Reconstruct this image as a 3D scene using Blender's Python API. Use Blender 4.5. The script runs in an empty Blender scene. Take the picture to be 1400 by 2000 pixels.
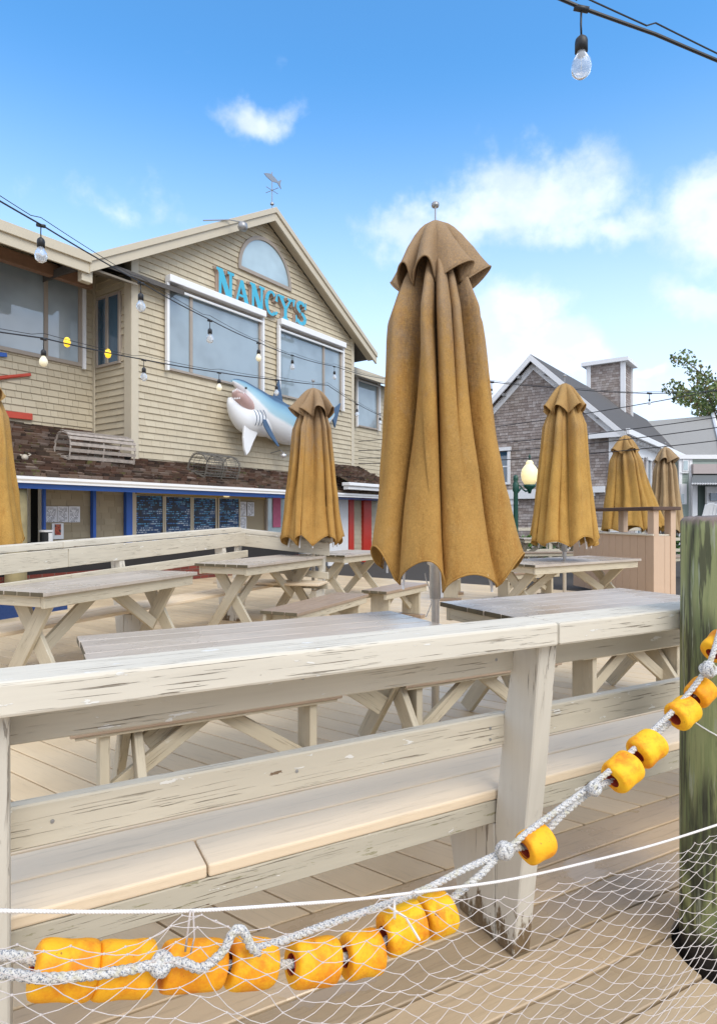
import bpy, bmesh, math, random
from mathutils import Vector, Matrix, noise
from math import sin, cos, tan, pi, radians, atan2, sqrt, hypot

C = bpy.context.scene
COL = C.collection
R = random.Random(7)

# ------------------------------------------------------------------ camera
F, YH, H = 1220.0, 1010.0, 1.35
cam_d = bpy.data.cameras.new('camera'); cam = bpy.data.objects.new('camera', cam_d); COL.objects.link(cam)
cam.location = (0, 0, H); cam.rotation_euler = (pi/2, 0, 0)
cam_d.sensor_fit = 'HORIZONTAL'; cam_d.sensor_width = 36; cam_d.lens = F/1400*36
cam_d.shift_y = (YH-1000)/1400
cam_d.clip_start = 0.05; cam_d.clip_end = 3000
C.camera = cam
C.render.engine = 'CYCLES'
C.view_settings.view_transform = 'Standard'; C.view_settings.look = 'None'
C.view_settings.exposure = 0.78; C.view_settings.gamma = 1

# ------------------------------------------------------------------ node helper
class NT:
    def __init__(s, tree): s.t = tree; tree.nodes.clear()
    def n(s, kind, ins=None, **props):
        nd = s.t.nodes.new(kind)
        for k, v in props.items(): setattr(nd, k, v)
        for k, v in (ins or {}).items():
            sock = nd.inputs[k]
            if hasattr(v, 'links') or isinstance(v, bpy.types.NodeSocket): s.t.links.new(v, sock)
            elif isinstance(v, bpy.types.Node): s.t.links.new(v.outputs[0], sock)
            else:
                if isinstance(v, (tuple, list)) and len(v) == 3 and sock.type == 'RGBA': v = (*v, 1)
                sock.default_value = v
        return nd
    def math(s, op, a, b=0.0, c=0.0, clamp=False):
        return s.n('ShaderNodeMath', {0: a, 1: b, 2: c}, operation=op, use_clamp=clamp).outputs[0]
    def vmath(s, op, a, b=(0, 0, 0)):
        nd = s.n('ShaderNodeVectorMath', {0: a, 1: b}, operation=op)
        return nd.outputs['Value'] if op in ('LENGTH', 'DOT_PRODUCT', 'DISTANCE') else nd.outputs[0]
    def ramp(s, fac, stops, interp='LINEAR'):
        nd = s.n('ShaderNodeValToRGB', {0: fac}); cr = nd.color_ramp; cr.interpolation = interp
        while len(cr.elements) < len(stops): cr.elements.new(0.5)
        for e, (p, c) in zip(cr.elements, stops):
            e.position = p; e.color = (*c, 1) if isinstance(c, (tuple, list)) else (c, c, c, 1)
        return nd.outputs[0]
    def mix(s, fac, a, b, mode='MIX'):
        nd = s.n('ShaderNodeMix', {0: fac}, data_type='RGBA', blend_type=mode)
        for i, v in ((6, a), (7, b)):
            if isinstance(v, bpy.types.NodeSocket): s.t.links.new(v, nd.inputs[i])
            else: nd.inputs[i].default_value = (*v, 1) if len(v) == 3 else v
        return nd.outputs[2]
    def noise(s, vec, scale, detail=3, rough=0.55, dist=0.0):
        return s.n('ShaderNodeTexNoise', {'Vector': vec, 'Scale': scale, 'Detail': detail, 'Roughness': rough, 'Distortion': dist}).outputs[0]
    def map(s, vec, scale=(1, 1, 1), loc=(0, 0, 0), rot=(0, 0, 0)):
        return s.n('ShaderNodeMapping', {'Vector': vec, 'Scale': scale, 'Location': loc, 'Rotation': rot}).outputs[0]
    def smooth(s, v, a, b):
        return s.n('ShaderNodeMapRange', {0: v, 1: a, 2: b, 3: 0.0, 4: 1.0}, interpolation_type='SMOOTHSTEP').outputs[0]

# ------------------------------------------------------------------ world: sky with clouds
SUN_EL, SUN_ROT = radians(46), radians(146)
w = bpy.data.worlds.new('World'); C.world = w; w.use_nodes = True
t = NT(w.node_tree)
dirv = t.n('ShaderNodeTexCoord').outputs['Generated']
sky = t.n('ShaderNodeTexSky', sky_type='NISHITA', sun_disc=False)
sky.sun_elevation = SUN_EL; sky.sun_rotation = SUN_ROT; sky.altitude = 0; sky.air_density = 1.0; sky.dust_density = 0.6; sky.ozone_density = 1.4
skyc = t.mix(1.0, sky.outputs[0], (0.66, 1.30, 1.62), 'MULTIPLY')
nz = t.n('ShaderNodeTexNoise', {'Vector': dirv, 'Scale': 5.0, 'Detail': 5, 'Roughness': 0.55}).outputs[1]
nz2 = t.vmath('SUBTRACT', nz, (0.5, 0.5, 0.5))
nd = t.n('ShaderNodeVectorMath', {0: nz2, 'Scale': 0.20}, operation='SCALE').outputs[0]
dd = t.vmath('ADD', dirv, nd)
def dpx(x, y):
    v = Vector(((x-700)/F, 1, (YH-y)/F)).normalized(); return v
blobs = [((1060, 405), 125, 80, .95), ((985, 455), 130, 60, .9), ((850, 460), 110, 45, .85), ((790, 480), 55, 45, .7), ((1150, 465), 150, 42, .8), ((1225, 420), 70, 45, .5), ((1395, 430), 75, 75, .85), ((1335, 470), 80, 40, .65), ((1375, 572), 75, 24, .8),
         ((975, 670), 110, 85, .95), ((1090, 715), 90, 50, .9), ((935, 630), 60, 50, .8), ((1000, 750), 160, 45, .75), ((790, 600), 110, 80, .3), ((1300, 750), 130, 50, .5),
         ((525, 228), 66, 34, .8), ((540, 135), 40, 18, .55), ((405, 112), 30, 14, .3), ((240, 430), 130, 28, .42), ((1260, 700), 50, 12, .7), ((1120, 800), 130, 50, .6)]
# more clouds elsewhere round the horizon
for k in range(9):
    pass
m = None
for (c, rx, ry, st) in blobs:
    d = dpx(*c); sc = 1/d.y
    q = t.vmath('SUBTRACT', dd, tuple(d))
    q = t.vmath('MULTIPLY', q, (F/rx/sc*1.0, F/rx/sc*.8, F/ry/sc))
    l = t.vmath('LENGTH', q)
    v = t.math('MULTIPLY', t.math('SUBTRACT', 1.3, l), st)
    m = v if m is None else t.math('MAXIMUM', m, v)
# added unseen overcast behind, beside and above the camera, to neutralise blue ambient light
far = t.smooth(t.n('ShaderNodeSeparateXYZ', {0: dirv}).outputs[1], 0.35, -0.2)
bank = t.noise(t.map(dirv, (1, 1, 2.2)), 2.2, 6, .55)
far = t.math('MAXIMUM', far, t.smooth(t.n('ShaderNodeSeparateXYZ', {0: dirv}).outputs[2], .74, .86))
bk = t.math('MULTIPLY', t.smooth(bank, 0.28, 0.46), far)
fine = t.noise(dirv, 13.0, 9, .62)
m = t.math('ADD', m, t.math('MULTIPLY', t.math('SUBTRACT', fine, 0.5), 1.5))
cl = t.smooth(m, 0.16, 1.0)
cl = t.math('MAXIMUM', cl, bk)
zz = t.n('ShaderNodeSeparateXYZ', {0: dirv}).outputs[2]
shade = t.noise(t.map(dirv, (1, 1, 1.6), (0, 0, .03)), 10.0, 6, .55)
ccol = t.mix(t.smooth(shade, .38, .62), (5.2, 5.5, 6.6), (6.9, 6.9, 7.2))
hz = t.math('MULTIPLY', t.smooth(zz, 0.60, 0.06), 0.86)
skyc = t.mix(hz, skyc, (5.4, 5.85, 6.8))
fin = t.mix(t.math('MULTIPLY', cl, t.math('MULTIPLY_ADD', bk, 0.25, 0.58)), skyc, ccol)
bg = t.n('ShaderNodeBackground', {0: fin, 1: 0.12})
t.n('ShaderNodeOutputWorld', {0: bg.outputs[0]})

sd = bpy.data.lights.new('sun', 'SUN'); so = bpy.data.objects.new('sun', sd); COL.objects.link(so)
sd.energy = 1.35; sd.angle = radians(38); sd.color = (1, 0.93, 0.83)
dv = Vector((sin(SUN_ROT)*cos(SUN_EL), cos(SUN_ROT)*cos(SUN_EL), sin(SUN_EL)))
so.rotation_euler = (-dv).to_track_quat('-Z', 'Y').to_euler(); so.location = (0, 0, 30)

# ------------------------------------------------------------------ materials
def material(name, fn):
    m = bpy.data.materials.new(name); m.use_nodes = True; t = NT(m.node_tree)
    out = fn(t); t.n('ShaderNodeOutputMaterial', {0: out}); return m
def P(t, col, rough=.6, bump=None, bs=.3, bd=.004, **k):
    ins = {'Base Color': col, 'Roughness': rough}; ins.update({a.replace('_', ' '): b for a, b in k.items()})
    if bump is not None: ins['Normal'] = t.n('ShaderNodeBump', {'Height': bump, 'Strength': bs, 'Distance': bd}).outputs[0]
    return t.n('ShaderNodeBsdfPrincipled', ins).outputs[0]
def sc3(c, k): return tuple(min(1, a*k) for a in c)
def plain(name, col, rough=.6, var=.12, scale=20, metal=0, bump=.15):
    def fn(t):
        o = t.n('ShaderNodeTexCoord').outputs['Object']; n = t.noise(o, scale, 4)
        c = t.mix(n, sc3(col, 1-var), sc3(col, 1+var))
        return P(t, c, rough, n, bump, .003, Metallic=metal)
    return material(name, fn)
def painted(name, col, crack=1.0, chip=1.0, moss=0.0):
    """weathered painted timber; grain runs along the UV u axis (metres)"""
    def fn(t):
        uv = t.n('ShaderNodeUVMap').outputs[0]
        isl = t.n('ShaderNodeNewGeometry').outputs['Random Per Island']
        uv = t.vmath('ADD', uv, t.n('ShaderNodeCombineXYZ', {0: 0, 1: 0, 2: t.math('MULTIPLY', isl, 17.0)}).outputs[0])
        g = t.noise(t.map(uv, (2.2, 45, 1)), 1.0, 5, .6)
        big = t.noise(t.map(uv, (1.3, 7, 1)), 1.0, 3)
        ck = t.noise(t.map(uv, (4.5, 190, 1)), 1.0, 4, .6, .5)
        area = t.smooth(t.noise(t.map(uv, (1.5, 6, 1)), 1.0, 3), .36, .56)
        crk = t.math('MULTIPLY', t.smooth(ck, .60, .65), area)
        crk = t.math('MULTIPLY', crk, crack)
        ch = t.noise(t.map(uv, (9, 34, 1)), 1.0, 5, .6, .3)
        chp = t.math('MULTIPLY', t.smooth(ch, .655, .67), chip)
        ch2 = t.math('MULTIPLY', t.smooth(t.noise(t.map(uv, (7, 22, 1), (4, 9, 3)), 1.0, 5, .6), .70, .715), chip)
        c = t.mix(g, sc3(col, .84), sc3(col, 1.1))
        c = t.mix(t.math('MULTIPLY', t.smooth(big, .4, .75), .45), c, sc3(col, .78))
        tone = t.math('MULTIPLY_ADD', isl, .16, .92)
        c = t.mix(1.0, c, t.n('ShaderNodeCombineColor', {0: tone, 1: tone, 2: tone}).outputs[0], 'MULTIPLY')
        c = t.mix(chp, c, (.74, .72, .66)); c = t.mix(t.math('MULTIPLY', crk, .8), c, (.17, .13, .09)); c = t.mix(ch2, c, (.2, .14, .09))
        if moss:
            mm = t.math('MULTIPLY', t.smooth(t.noise(t.map(uv, (9, 60, 1)), 1.0, 5, .7), .60, .66), moss)
            c = t.mix(t.math('MULTIPLY', mm, .8), c, (.16, .15, .05))
        hgt = t.math('SUBTRACT', t.math('MULTIPLY', g, .25), t.math('MULTIPLY', crk, .9))
        hgt = t.math('SUBTRACT', hgt, t.math('MULTIPLY', ch2, .6)); hgt = t.math('ADD', hgt, t.math('MULTIPLY', chp, .3))
        return P(t, c, t.math('MULTIPLY_ADD', g, .2, .58), hgt, .7, .003, Specular_IOR_Level=.25)
    return material(name, fn)
PAINT = painted('cream_painted_wood', (.58, .525, .415))
PAINT2 = painted('pale_painted_wood', (.69, .635, .525), 1.1, 1.0)
PAINTC = painted('table_leg_paint', (.52, .46, .345), .8, .35)
MOSSY = painted('mossy_painted_wood', (.47, .43, .34), 1.4, 1.6, .8)

def rotpost(t):
    s0 = t
    uv = t.n('ShaderNodeUVMap').outputs[0]; ob = t.n('ShaderNodeTexCoord').outputs['Object']
    g = t.noise(t.map(uv, (2.2, 40, 1)), 1.0, 5, .6); ck = t.noise(t.map(ob, (60, 60, 4)), 1.0, 4, .62, .6)
    area = t.smooth(t.noise(ob, 4, 3), .40, .58); crk = t.math('MULTIPLY', t.smooth(ck, .58, .63), area)
    c = t.mix(g, (.54, .495, .41), (.66, .62, .53)); c = t.mix(t.math('MULTIPLY', crk, .75), c, (.14, .11, .08))
    z = t.n('ShaderNodeSeparateXYZ', {0: ob}).outputs[2]
    rz_ = t.math('ADD', z, t.math('MULTIPLY', t.math('SUBTRACT', t.noise(t.map(ob, (18, 18, 7)), 1.0, 5, .7), .5), .55))
    rot_ = t.smooth(rz_, .10, .05)
    c = t.mix(rot_, c, t.mix(t.noise(t.map(ob, (70, 70, 9)), 1.0, 4, .7), (.04, .025, .012), (.28, .19, .10)))
    h = t.math('SUBTRACT', t.math('MULTIPLY', g, .3), t.math('ADD', crk, rot_))
    return P(t, c, .55, h, .6, .004)
POSTM = material('weathered_post_paint', rotpost)
def composite(name, col, col2, grain=1.0, wet=.0, rough=.5, puddle=0.0, iv=.2):
    def fn(t):
        uv = t.n('ShaderNodeUVMap').outputs[0]
        isl = t.n('ShaderNodeNewGeometry').outputs['Random Per Island']
        u2 = t.vmath('ADD', uv, t.n('ShaderNodeCombineXYZ', {2: t.math('MULTIPLY', isl, 23.0)}).outputs[0])
        g = t.noise(t.map(u2, (5, 70, 1)), 1.0, 5, .65, .5)
        b = t.noise(t.map(u2, (1.2, 5, 1)), 1.0, 4, .6)
        ob = t.n('ShaderNodeTexCoord').outputs['Object']
        pz = t.noise(ob, 1.1, 6, .62)
        c = t.mix(b, col, col2)
        c = t.mix(t.math('MULTIPLY', t.smooth(g, .5, .72), .35*grain), c, sc3(col, .45))
        tone = t.math('MULTIPLY_ADD', isl, iv, 1-iv/2)
        c = t.mix(1.0, c, t.n('ShaderNodeCombineColor', {0: tone, 1: tone, 2: tone}).outputs[0], 'MULTIPLY')
        c = t.mix(t.math('MULTIPLY', t.smooth(pz, .45, .7), wet*.55), c, sc3(col, .6))
        r = t.math('SUBTRACT', rough, t.math('MULTIPLY', t.smooth(pz, .40, .60), wet*.36))
        hgt = g
        if puddle:
            pu = t.math('MULTIPLY', t.smooth(t.noise(ob, 1.9, 5, .55), .60, .625), puddle)
            r = t.math('MULTIPLY', r, t.math('SUBTRACT', 1.0, t.math('MULTIPLY', pu, .9)))
            hgt = t.math('MULTIPLY', g, t.math('SUBTRACT', 1.0, pu))
        return P(t, c, r, hgt, .5*grain, .0025)
    return material(name, fn)
DECKNEAR = composite('wet_deck_boards', (.42, .305, .185), (.57, .44, .285), .9, .8, .48, 1.0, .34)
DECKMID = composite('tan_deck_boards', (.62, .47, .29), (.70, .55, .35), .6, .35, .52, 0.3, .2)
SEAT = composite('beige_seat_boards', (.73, .58, .40), (.79, .65, .47), .7, .15, .60, 0, .05)
TOPM = composite('tabletop_boards', (.41, .35, .29), (.58, .51, .43), 1.3, .5, .38, 0, .2)
TOPEDGE = composite('rotten_board_end', (.06, .05, .035), (.16, .13, .07), 1.2, 0, .8, 0, .6)
BENCHTOP = composite('bench_top_boards', (.27, .19, .13), (.40, .30, .22), 1.0, .3, .5, 0, .2)

def shingle_mat(name, stops, rough=.75, moss=0, grain=.5):
    def fn(t):
        isl = t.n('ShaderNodeNewGeometry').outputs['Random Per Island']
        ob = t.n('ShaderNodeTexCoord').outputs['Object']
        n = t.noise(t.map(ob, (30, 30, 4)), 1.0, 4, .6)
        big = t.noise(ob, 1.3, 4)
        c = t.ramp(isl, stops)
        c = t.mix(t.math('MULTIPLY', n, grain), c, (0.03, .02, .015), 'MIX') if grain > .4 else t.mix(t.math('MULTIPLY', n, grain), c, (.25, .2, .13))
        c = t.mix(t.math('MULTIPLY', t.smooth(big, .45, .7), .15), c, (.3, .26, .18))
        if moss:
            mm = t.smooth(t.noise(ob, 6, 6, .7), .58, .66)
            c = t.mix(t.math('MULTIPLY', mm, moss), c, (.14, .15, .04))
            sp = t.smooth(t.noise(ob, 26, 2), .70, .74)
            c = t.mix(t.math('MULTIPLY', sp, .6*moss), c, (.45, .45, .38))
        return P(t, c, rough, n, .35, .006)
    return material(name, fn)
SHWALL = shingle_mat('tan_painted_shingles', [(0, (.50, .43, .305)), (.5, (.535, .465, .335)), (1, (.565, .495, .36))], .7, 0, .12)
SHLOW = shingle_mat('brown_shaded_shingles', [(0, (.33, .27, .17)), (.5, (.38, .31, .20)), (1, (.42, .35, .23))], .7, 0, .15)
SHROOF = shingle_mat('brown_roof_shingles', [(0, (.045, .028, .02)), (.3, (.10, .055, .035)), (.6, (.16, .08, .05)), (.8, (.19, .12, .08)), (1, (.28, .21, .17))], .8, .8, .45)
SHGREY = shingle_mat('grey_weathered_shingles', [(0, (.24, .19, .17)), (.5, (.34, .285, .26)), (1, (.44, .39, .365))], .85, 0, .15)
TRIM = plain('tan_trim_paint', (.55, .485, .365), .55, .06, 6)
WHITE = plain('white_paint', (.80, .80, .80), .45, .04, 6)
BLUE = plain('blue_paint', (.02, .10, .42), .4, .1, 5)
RED = plain('red_paint', (.52, .035, .02), .45, .12, 5)
OAR = plain('oar_red_paint', (.50, .06, .03), .5, .2, 9)
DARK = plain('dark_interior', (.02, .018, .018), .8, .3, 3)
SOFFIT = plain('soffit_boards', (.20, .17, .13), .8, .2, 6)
BROWNW = plain('brown_window_wood', (.26, .15, .095), .6, .3, 9)
FRAME = plain('taupe_window_frame', (.34, .29, .24), .5, .1, 9)
BLACK = plain('black_rubber', (.015, .016, .018), .5, .2, 30)
STEEL = plain('brushed_steel', (.78, .78, .78), .38, .1, 30, .6)
ASPH = plain('asphalt_roof', (.095, .087, .080), .85, .35, 22)
ROOFG = plain('pale_roof', (.30, .29, .27), .85, .2, 12)
GREENP = plain('green_cast_iron', (.01, .07, .05), .35, .2, 20)
GRHOUSE = plain('pale_green_clapboard', (.36, .43, .38), .7, .08, 9)
STATION = plain('tan_station_paint', (.55, .40, .285), .5, .05, 9)
CORKW = plain('white_cord', (.75, .72, .68), .7, .15, 60)
WIRE = plain('wire_black', (.01, .01, .012), .5, .1, 9)
GWIRE = plain('old_trap_wire', (.17, .155, .13), .6, .4, 30, .2)
LATH = plain('weathered_lath', (.36, .31, .265), .85, .6, 14)
DISH = plain('grey_metal', (.35, .35, .35), .4, .1, 9, .6)
BRICK = material('red_brick', lambda t: (lambda o: P(t, t.n('ShaderNodeTexBrick', {'Vector': t.map(o, (1, 1, 1), (0, 0, 0), (pi/2, 0, 0)), 'Color1': (.20, .035, .02, 1), 'Color2': (.12, .02, .012, 1), 'Mortar': (.12, .08, .06, 1), 'Scale': 1.0, 'Mortar Size': .008, 'Brick Width': .22, 'Row Height': .075}).outputs[0], .8))(t.n('ShaderNodeTexCoord').outputs['Object']))
def mesh_blue(t):
    o = t.n('ShaderNodeTexCoord').outputs['Object']
    v = t.n('ShaderNodeTexVoronoi', {'Vector': t.map(o, (1, 1, 1), (0, 0, 0), (0, radians(45), 0)), 'Scale': 22.0, 'Randomness': 0.0}).outputs[0]
    return P(t, t.mix(t.smooth(v, .35, .5), (.01, .05, .33), (.05, .12, .38)), .5)
BLUEMESH = material('blue_mesh_panel', mesh_blue)
def glassfn(base, rough=.03):
    def fn(t):
        o = t.n('ShaderNodeTexCoord').outputs['Object']; n = t.noise(o, .7, 3)
        c = t.mix(t.smooth(n, .35, .65), base, sc3(base, 1.5))
        return P(t, c, rough, t.noise(o, .9, 2), .05, .02, Specular_IOR_Level=1.0, Coat_Weight=.8, Coat_Roughness=.02)
    return fn
GLASS = material('window_glass', glassfn((.19, .235, .26)))  # pale sky reflection is painted into the base colour
GLASSD = material('dark_window_glass', glassfn((.03, .07, .11)))
GLASSL = material('pale_window_glass', glassfn((.30, .38, .40), .1))
def canvasfn(col, fade, seed):
    def fn(t):
        uv = t.n('ShaderNodeUVMap').outputs[0]; o = t.n('ShaderNodeTexCoord').outputs['Object']
        weave = t.noise(t.map(uv, (330, 50, 1)), 1.0, 3); weave2 = t.noise(t.map(uv, (50, 330, 1)), 1.0, 3)
        wv = t.math('MULTIPLY', t.math('ADD', weave, weave2), .5)
        big = t.noise(t.map(o, (1, 1, 1), (seed, 0, 0)), 2.6, 7, .66); b2 = t.noise(t.map(o, (1, 1, .22), (0, seed, 0)), 11, 6, .7)
        b3 = t.noise(t.map(o, (1, 1, .8), (0, 3, seed)), 9, 7, .72)
        c = t.mix(t.smooth(big, .3, .7), sc3(col, .82), sc3(col, 1.10))
        c = t.mix(t.math('MULTIPLY', t.smooth(b2, .5, .68), .4), c, (.26, .10, .015))
        c = t.mix(t.math('MULTIPLY', t.smooth(b3, .55, .70), .22), c, (.42, .28, .12))
        z = t.n('ShaderNodeSeparateXYZ', {0: o}).outputs[2]
        fd = t.math('MULTIPLY', t.smooth(t.math('ADD', z, t.math('MULTIPLY', t.math('SUBTRACT', b3, .5), 1.6)), 1.9, 2.9), fade)
        c = t.mix(fd, c, (.27, .195, .13))
        c = t.mix(t.math('MULTIPLY', t.smooth(wv, .47, .62), .35), c, sc3(col, 1.6))
        c = t.mix(t.math('MULTIPLY', t.smooth(wv, .5, .36), .35), c, sc3(col, .5))
        scr = t.math('MULTIPLY', t.smooth(t.noise(t.map(uv, (26, 9, 1), (0, 0, seed)), 1.0, 5, .66), .70, .72), .7)
        c = t.mix(scr, c, (.74, .62, .40))
        cr1 = t.noise(t.map(o, (1, 1, .35), (seed, 2, 2), (.5, .2, 0)), 8, 4, .6); cr2 = t.noise(t.map(o, (1, 1, 1), (seed, 5, 2)), 22, 4, .65)
        crease = t.math('ADD', t.math('MULTIPLY', t.math('ABSOLUTE', t.math('SUBTRACT', cr1, .5)), 5.0), t.math('MULTIPLY', cr2, 1.2))
        nb = t.n('ShaderNodeBump', {'Height': crease, 'Strength': .45, 'Distance': .008})
        nb2 = t.n('ShaderNodeBump', {'Height': wv, 'Strength': .5, 'Distance': .003, 'Normal': nb.outputs[0]})
        return t.n('ShaderNodeBsdfPrincipled', {'Base Color': c, 'Roughness': .9, 'Specular IOR Level': .25, 'Normal': nb2.outputs[0]}).outputs[0]
    return fn
CANVAS = [material('mustard_canvas', canvasfn((.385, .215, .058), .9, 1.0)), material('golden_canvas', canvasfn((.43, .25, .065), .4, 5.0)),
          material('faded_canvas', canvasfn((.40, .28, .15), .3, 9.0))]
def ropefn(t):
    o = t.n('ShaderNodeTexCoord').outputs['Object']
    n = t.noise(o, 420, 2); n2 = t.noise(o, 60, 3)
    c = t.mix(t.smooth(n, .48, .66), (.62, .60, .56), (.16, .18, .22))
    c = t.mix(t.math('MULTIPLY', t.smooth(n2, .5, .7), .6), c, (.5, .46, .3))
    return P(t, c, .85, n, .6, .002)
ROPE = material('speckled_rope', ropefn)
def foamfn(t):
    o = t.n('ShaderNodeTexCoord').outputs['Object']
    isl = t.n('ShaderNodeObjectInfo').outputs['Random']
    o = t.vmath('ADD', o, t.n('ShaderNodeCombineXYZ', {0: t.math('MULTIPLY', isl, 9.0)}).outputs[0])
    n = t.noise(o, 18, 6, .7); n2 = t.noise(o, 210, 3); n3 = t.noise(o, 55, 5, .7)
    c = t.mix(t.smooth(n, .40, .66), t.mix(isl, (.90, .38, .004), (.93, .54, .01)), (.76, .24, .003))
    c = t.mix(t.math('MULTIPLY', t.smooth(n3, .58, .70), .3), c, (.60, .22, .01))
    c = t.mix(t.math('MULTIPLY', t.smooth(t.noise(o, 38, 6, .75), .645, .67), .8), c, (.16, .08, .03))
    return P(t, c, .72, t.math('ADD', n2, t.math('MULTIPLY', n3, .8)), .35, .002)
FOAM = material('orange_foam', foamfn)
FOAMIN = plain('float_bore', (.35, .035, .01), .8, .2, 30)
def pilefn(t):
    o = t.n('ShaderNodeTexCoord').outputs['Object']
    dn = t.noise(t.map(o, (5, 5, 1.3)), 1.0, 3, .5)
    v = t.noise(t.map(o, (4.5, 4.5, 1.15), (3, 1, 2)), 1.0, 1, .4)
    rings = t.math('FRACT', t.math('ADD', t.math('MULTIPLY', v, 9.0), t.math('MULTIPLY', dn, 1.5)))
    rg_ = t.math('MULTIPLY', t.smooth(rings, .0, .35), t.smooth(rings, 1.0, .65))
    st = t.noise(t.map(o, (75, 75, 5)), 1.0, 4, .65)
    st2 = t.noise(t.map(o, (28, 28, 2.2), (2, 8, 4)), 1.0, 5, .65)
    c = t.mix(rg_, (.06, .065, .035), (.30, .32, .14))
    c = t.mix(t.math('MULTIPLY', t.smooth(st, .46, .60), .6), c, (.19, .23, .09))
    c = t.mix(t.math('MULTIPLY', t.smooth(st2, .51, .58), .75), c, (.035, .034, .022))
    c = t.mix(t.math('MULTIPLY', t.smooth(t.noise(t.map(o, (34, 34, 2.4), (7, 1, 4)), 1.0, 5, .65), .57, .63), .8), c, (.36, .38, .27))
    z = t.n('ShaderNodeSeparateXYZ', {0: o}).outputs[2]
    top = t.smooth(t.math('ADD', z, t.math('MULTIPLY', st, .09)), 1.365, 1.39)
    c = t.mix(top, c, t.mix(st, (.12, .08, .06), (.34, .27, .23)))
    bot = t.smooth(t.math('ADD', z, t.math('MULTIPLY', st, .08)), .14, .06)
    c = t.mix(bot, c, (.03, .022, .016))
    return P(t, c, .75, t.math('ADD', st, rg_), .6, .005)
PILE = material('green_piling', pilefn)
LOG = plain('log_post', (.30, .25, .13), .8, .4, 6)
LEAF = material('leaves', lambda t: P(t, t.ramp(t.n('ShaderNodeNewGeometry').outputs['Random Per Island'], [(0, (.07, .12, .03)), (.5, (.13, .19, .05)), (.8, (.22, .24, .08)), (1, (.32, .22, .10))]), .6))
GRASS = material('grass_green', lambda t: P(t, t.ramp(t.n('ShaderNodeNewGeometry').outputs['Random Per Island'], [(0, (.03, .09, .01)), (1, (.10, .22, .03))]), .6))
BARK = plain('bark', (.12, .09, .07), .9, .3, 12)
PINK = plain('pink_poster_print', (.55, .12, .22), .5, .2, 9)
def menufn(t):
    uv = t.n('ShaderNodeUVMap').outputs[0]
    s = t.n('ShaderNodeSeparateXYZ', {0: uv}); rd = t.n('ShaderNodeObjectInfo').outputs['Random']
    NRW_ = 25.0
    y = t.math('MULTIPLY', s.outputs[1], NRW_); rows = t.math('FRACT', y); rid = t.math('FLOOR', y)
    rl = t.math('MULTIPLY', t.smooth(rows, .2, .35), t.smooth(rows, .85, .7))
    v2 = t.n('ShaderNodeCombineXYZ', {0: t.math('MULTIPLY', s.outputs[0], 30.0), 1: t.math('MULTIPLY', rid, 3.7), 2: rd}).outputs[0]
    wd = t.smooth(t.noise(v2, 1.0, 1), .42, .52)
    v3 = t.n('ShaderNodeCombineXYZ', {0: t.math('MULTIPLY', s.outputs[0], 3.0), 1: t.math('MULTIPLY', rid, 5.7), 2: rd}).outputs[0]
    blk = t.smooth(t.noise(v3, 1.0, 1), .44, .48)
    f = t.math('MULTIPLY', t.math('MULTIPLY', rl, wd), blk)
    sec = t.n('ShaderNodeCombineXYZ', {0: t.math('MULTIPLY', s.outputs[0], 1.2), 1: t.math('MULTIPLY', s.outputs[1], 4.5), 2: rd}).outputs[0]
    cc = t.ramp(t.noise(sec, 1.0, 2), [(.40, (.04, .20, .55)), (.5, (.08, .36, .62)), (.60, (.50, .56, .60))])
    base = t.mix(t.smooth(t.noise(sec, 1.0, 2), .48, .56), (.012, .016, .03), (.015, .05, .14))
    return P(t, t.mix(f, base, cc), .35)
MENU = material('menu_board_face', menufn)
def paperfn(t):
    uv = t.n('ShaderNodeUVMap').outputs[0]; s = t.n('ShaderNodeSeparateXYZ', {0: uv})
    rows = t.math('FRACT', t.math('MULTIPLY', s.outputs[1], 13.0)); rid = t.math('FLOOR', t.math('MULTIPLY', s.outputs[1], 13.0))
    v2 = t.n('ShaderNodeCombineXYZ', {0: t.math('MULTIPLY', s.outputs[0], 9.0), 1: t.math('MULTIPLY', rid, 5.7), 2: t.n('ShaderNodeObjectInfo').outputs['Random']}).outputs[0]
    edge = t.math('MULTIPLY', t.math('MULTIPLY', t.smooth(s.outputs[0], .08, .12), t.smooth(s.outputs[0], .92, .88)), t.smooth(s.outputs[1], .93, .9))
    f = t.math('MULTIPLY', t.math('MULTIPLY', t.smooth(rows, .4, .5), t.smooth(t.noise(v2, 1.0, 1), .42, .5)), edge)
    return P(t, t.mix(t.math('MULTIPLY', f, .8), (.74, .75, .78), (.08, .08, .10)), .5)
PAPER = material('printed_paper', paperfn)
SIGNB = plain('turquoise_sign_paint', (.06, .42, .58), .4, .06, 4)
SIGNE = plain('sign_letter_edge', (.42, .33, .27), .6, .1, 4)
GLOBE = material('lit_lamp_globe', lambda t: t.n('ShaderNodeAddShader', {0: P(t, (.8, .72, .45), .3), 1: t.n('ShaderNodeEmission', {0: (1, .78, .36, 1), 1: .35}).outputs[0]}).outputs[0])
WARM = material('warm_bulb', lambda t: t.n('ShaderNodeAddShader', {0: P(t, (.8, .74, .55), .3), 1: t.n('ShaderNodeEmission', {0: (1, .85, .5, 1), 1: .12}).outputs[0]}).outputs[0])
YEL = material('yellow_lit_bulb', lambda t: t.n('ShaderNodeAddShader', {0: P(t, (.85, .55, .02), .3), 1: t.n('ShaderNodeEmission', {0: (1, .6, .03, 1), 1: .5}).outputs[0]}).outputs[0])
def bulbfn(t):
    g = t.n('ShaderNodeBsdfGlass', {0: (1, 1, 1, 1), 'Roughness': .05, 'IOR': 1.12})
    d = P(t, (.72, .76, .80), .1)
    return t.n('ShaderNodeMixShader', {0: .38, 1: g.outputs[0], 2: d}).outputs[0]
BULB = material('clear_bulb_glass', bulbfn)
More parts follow.
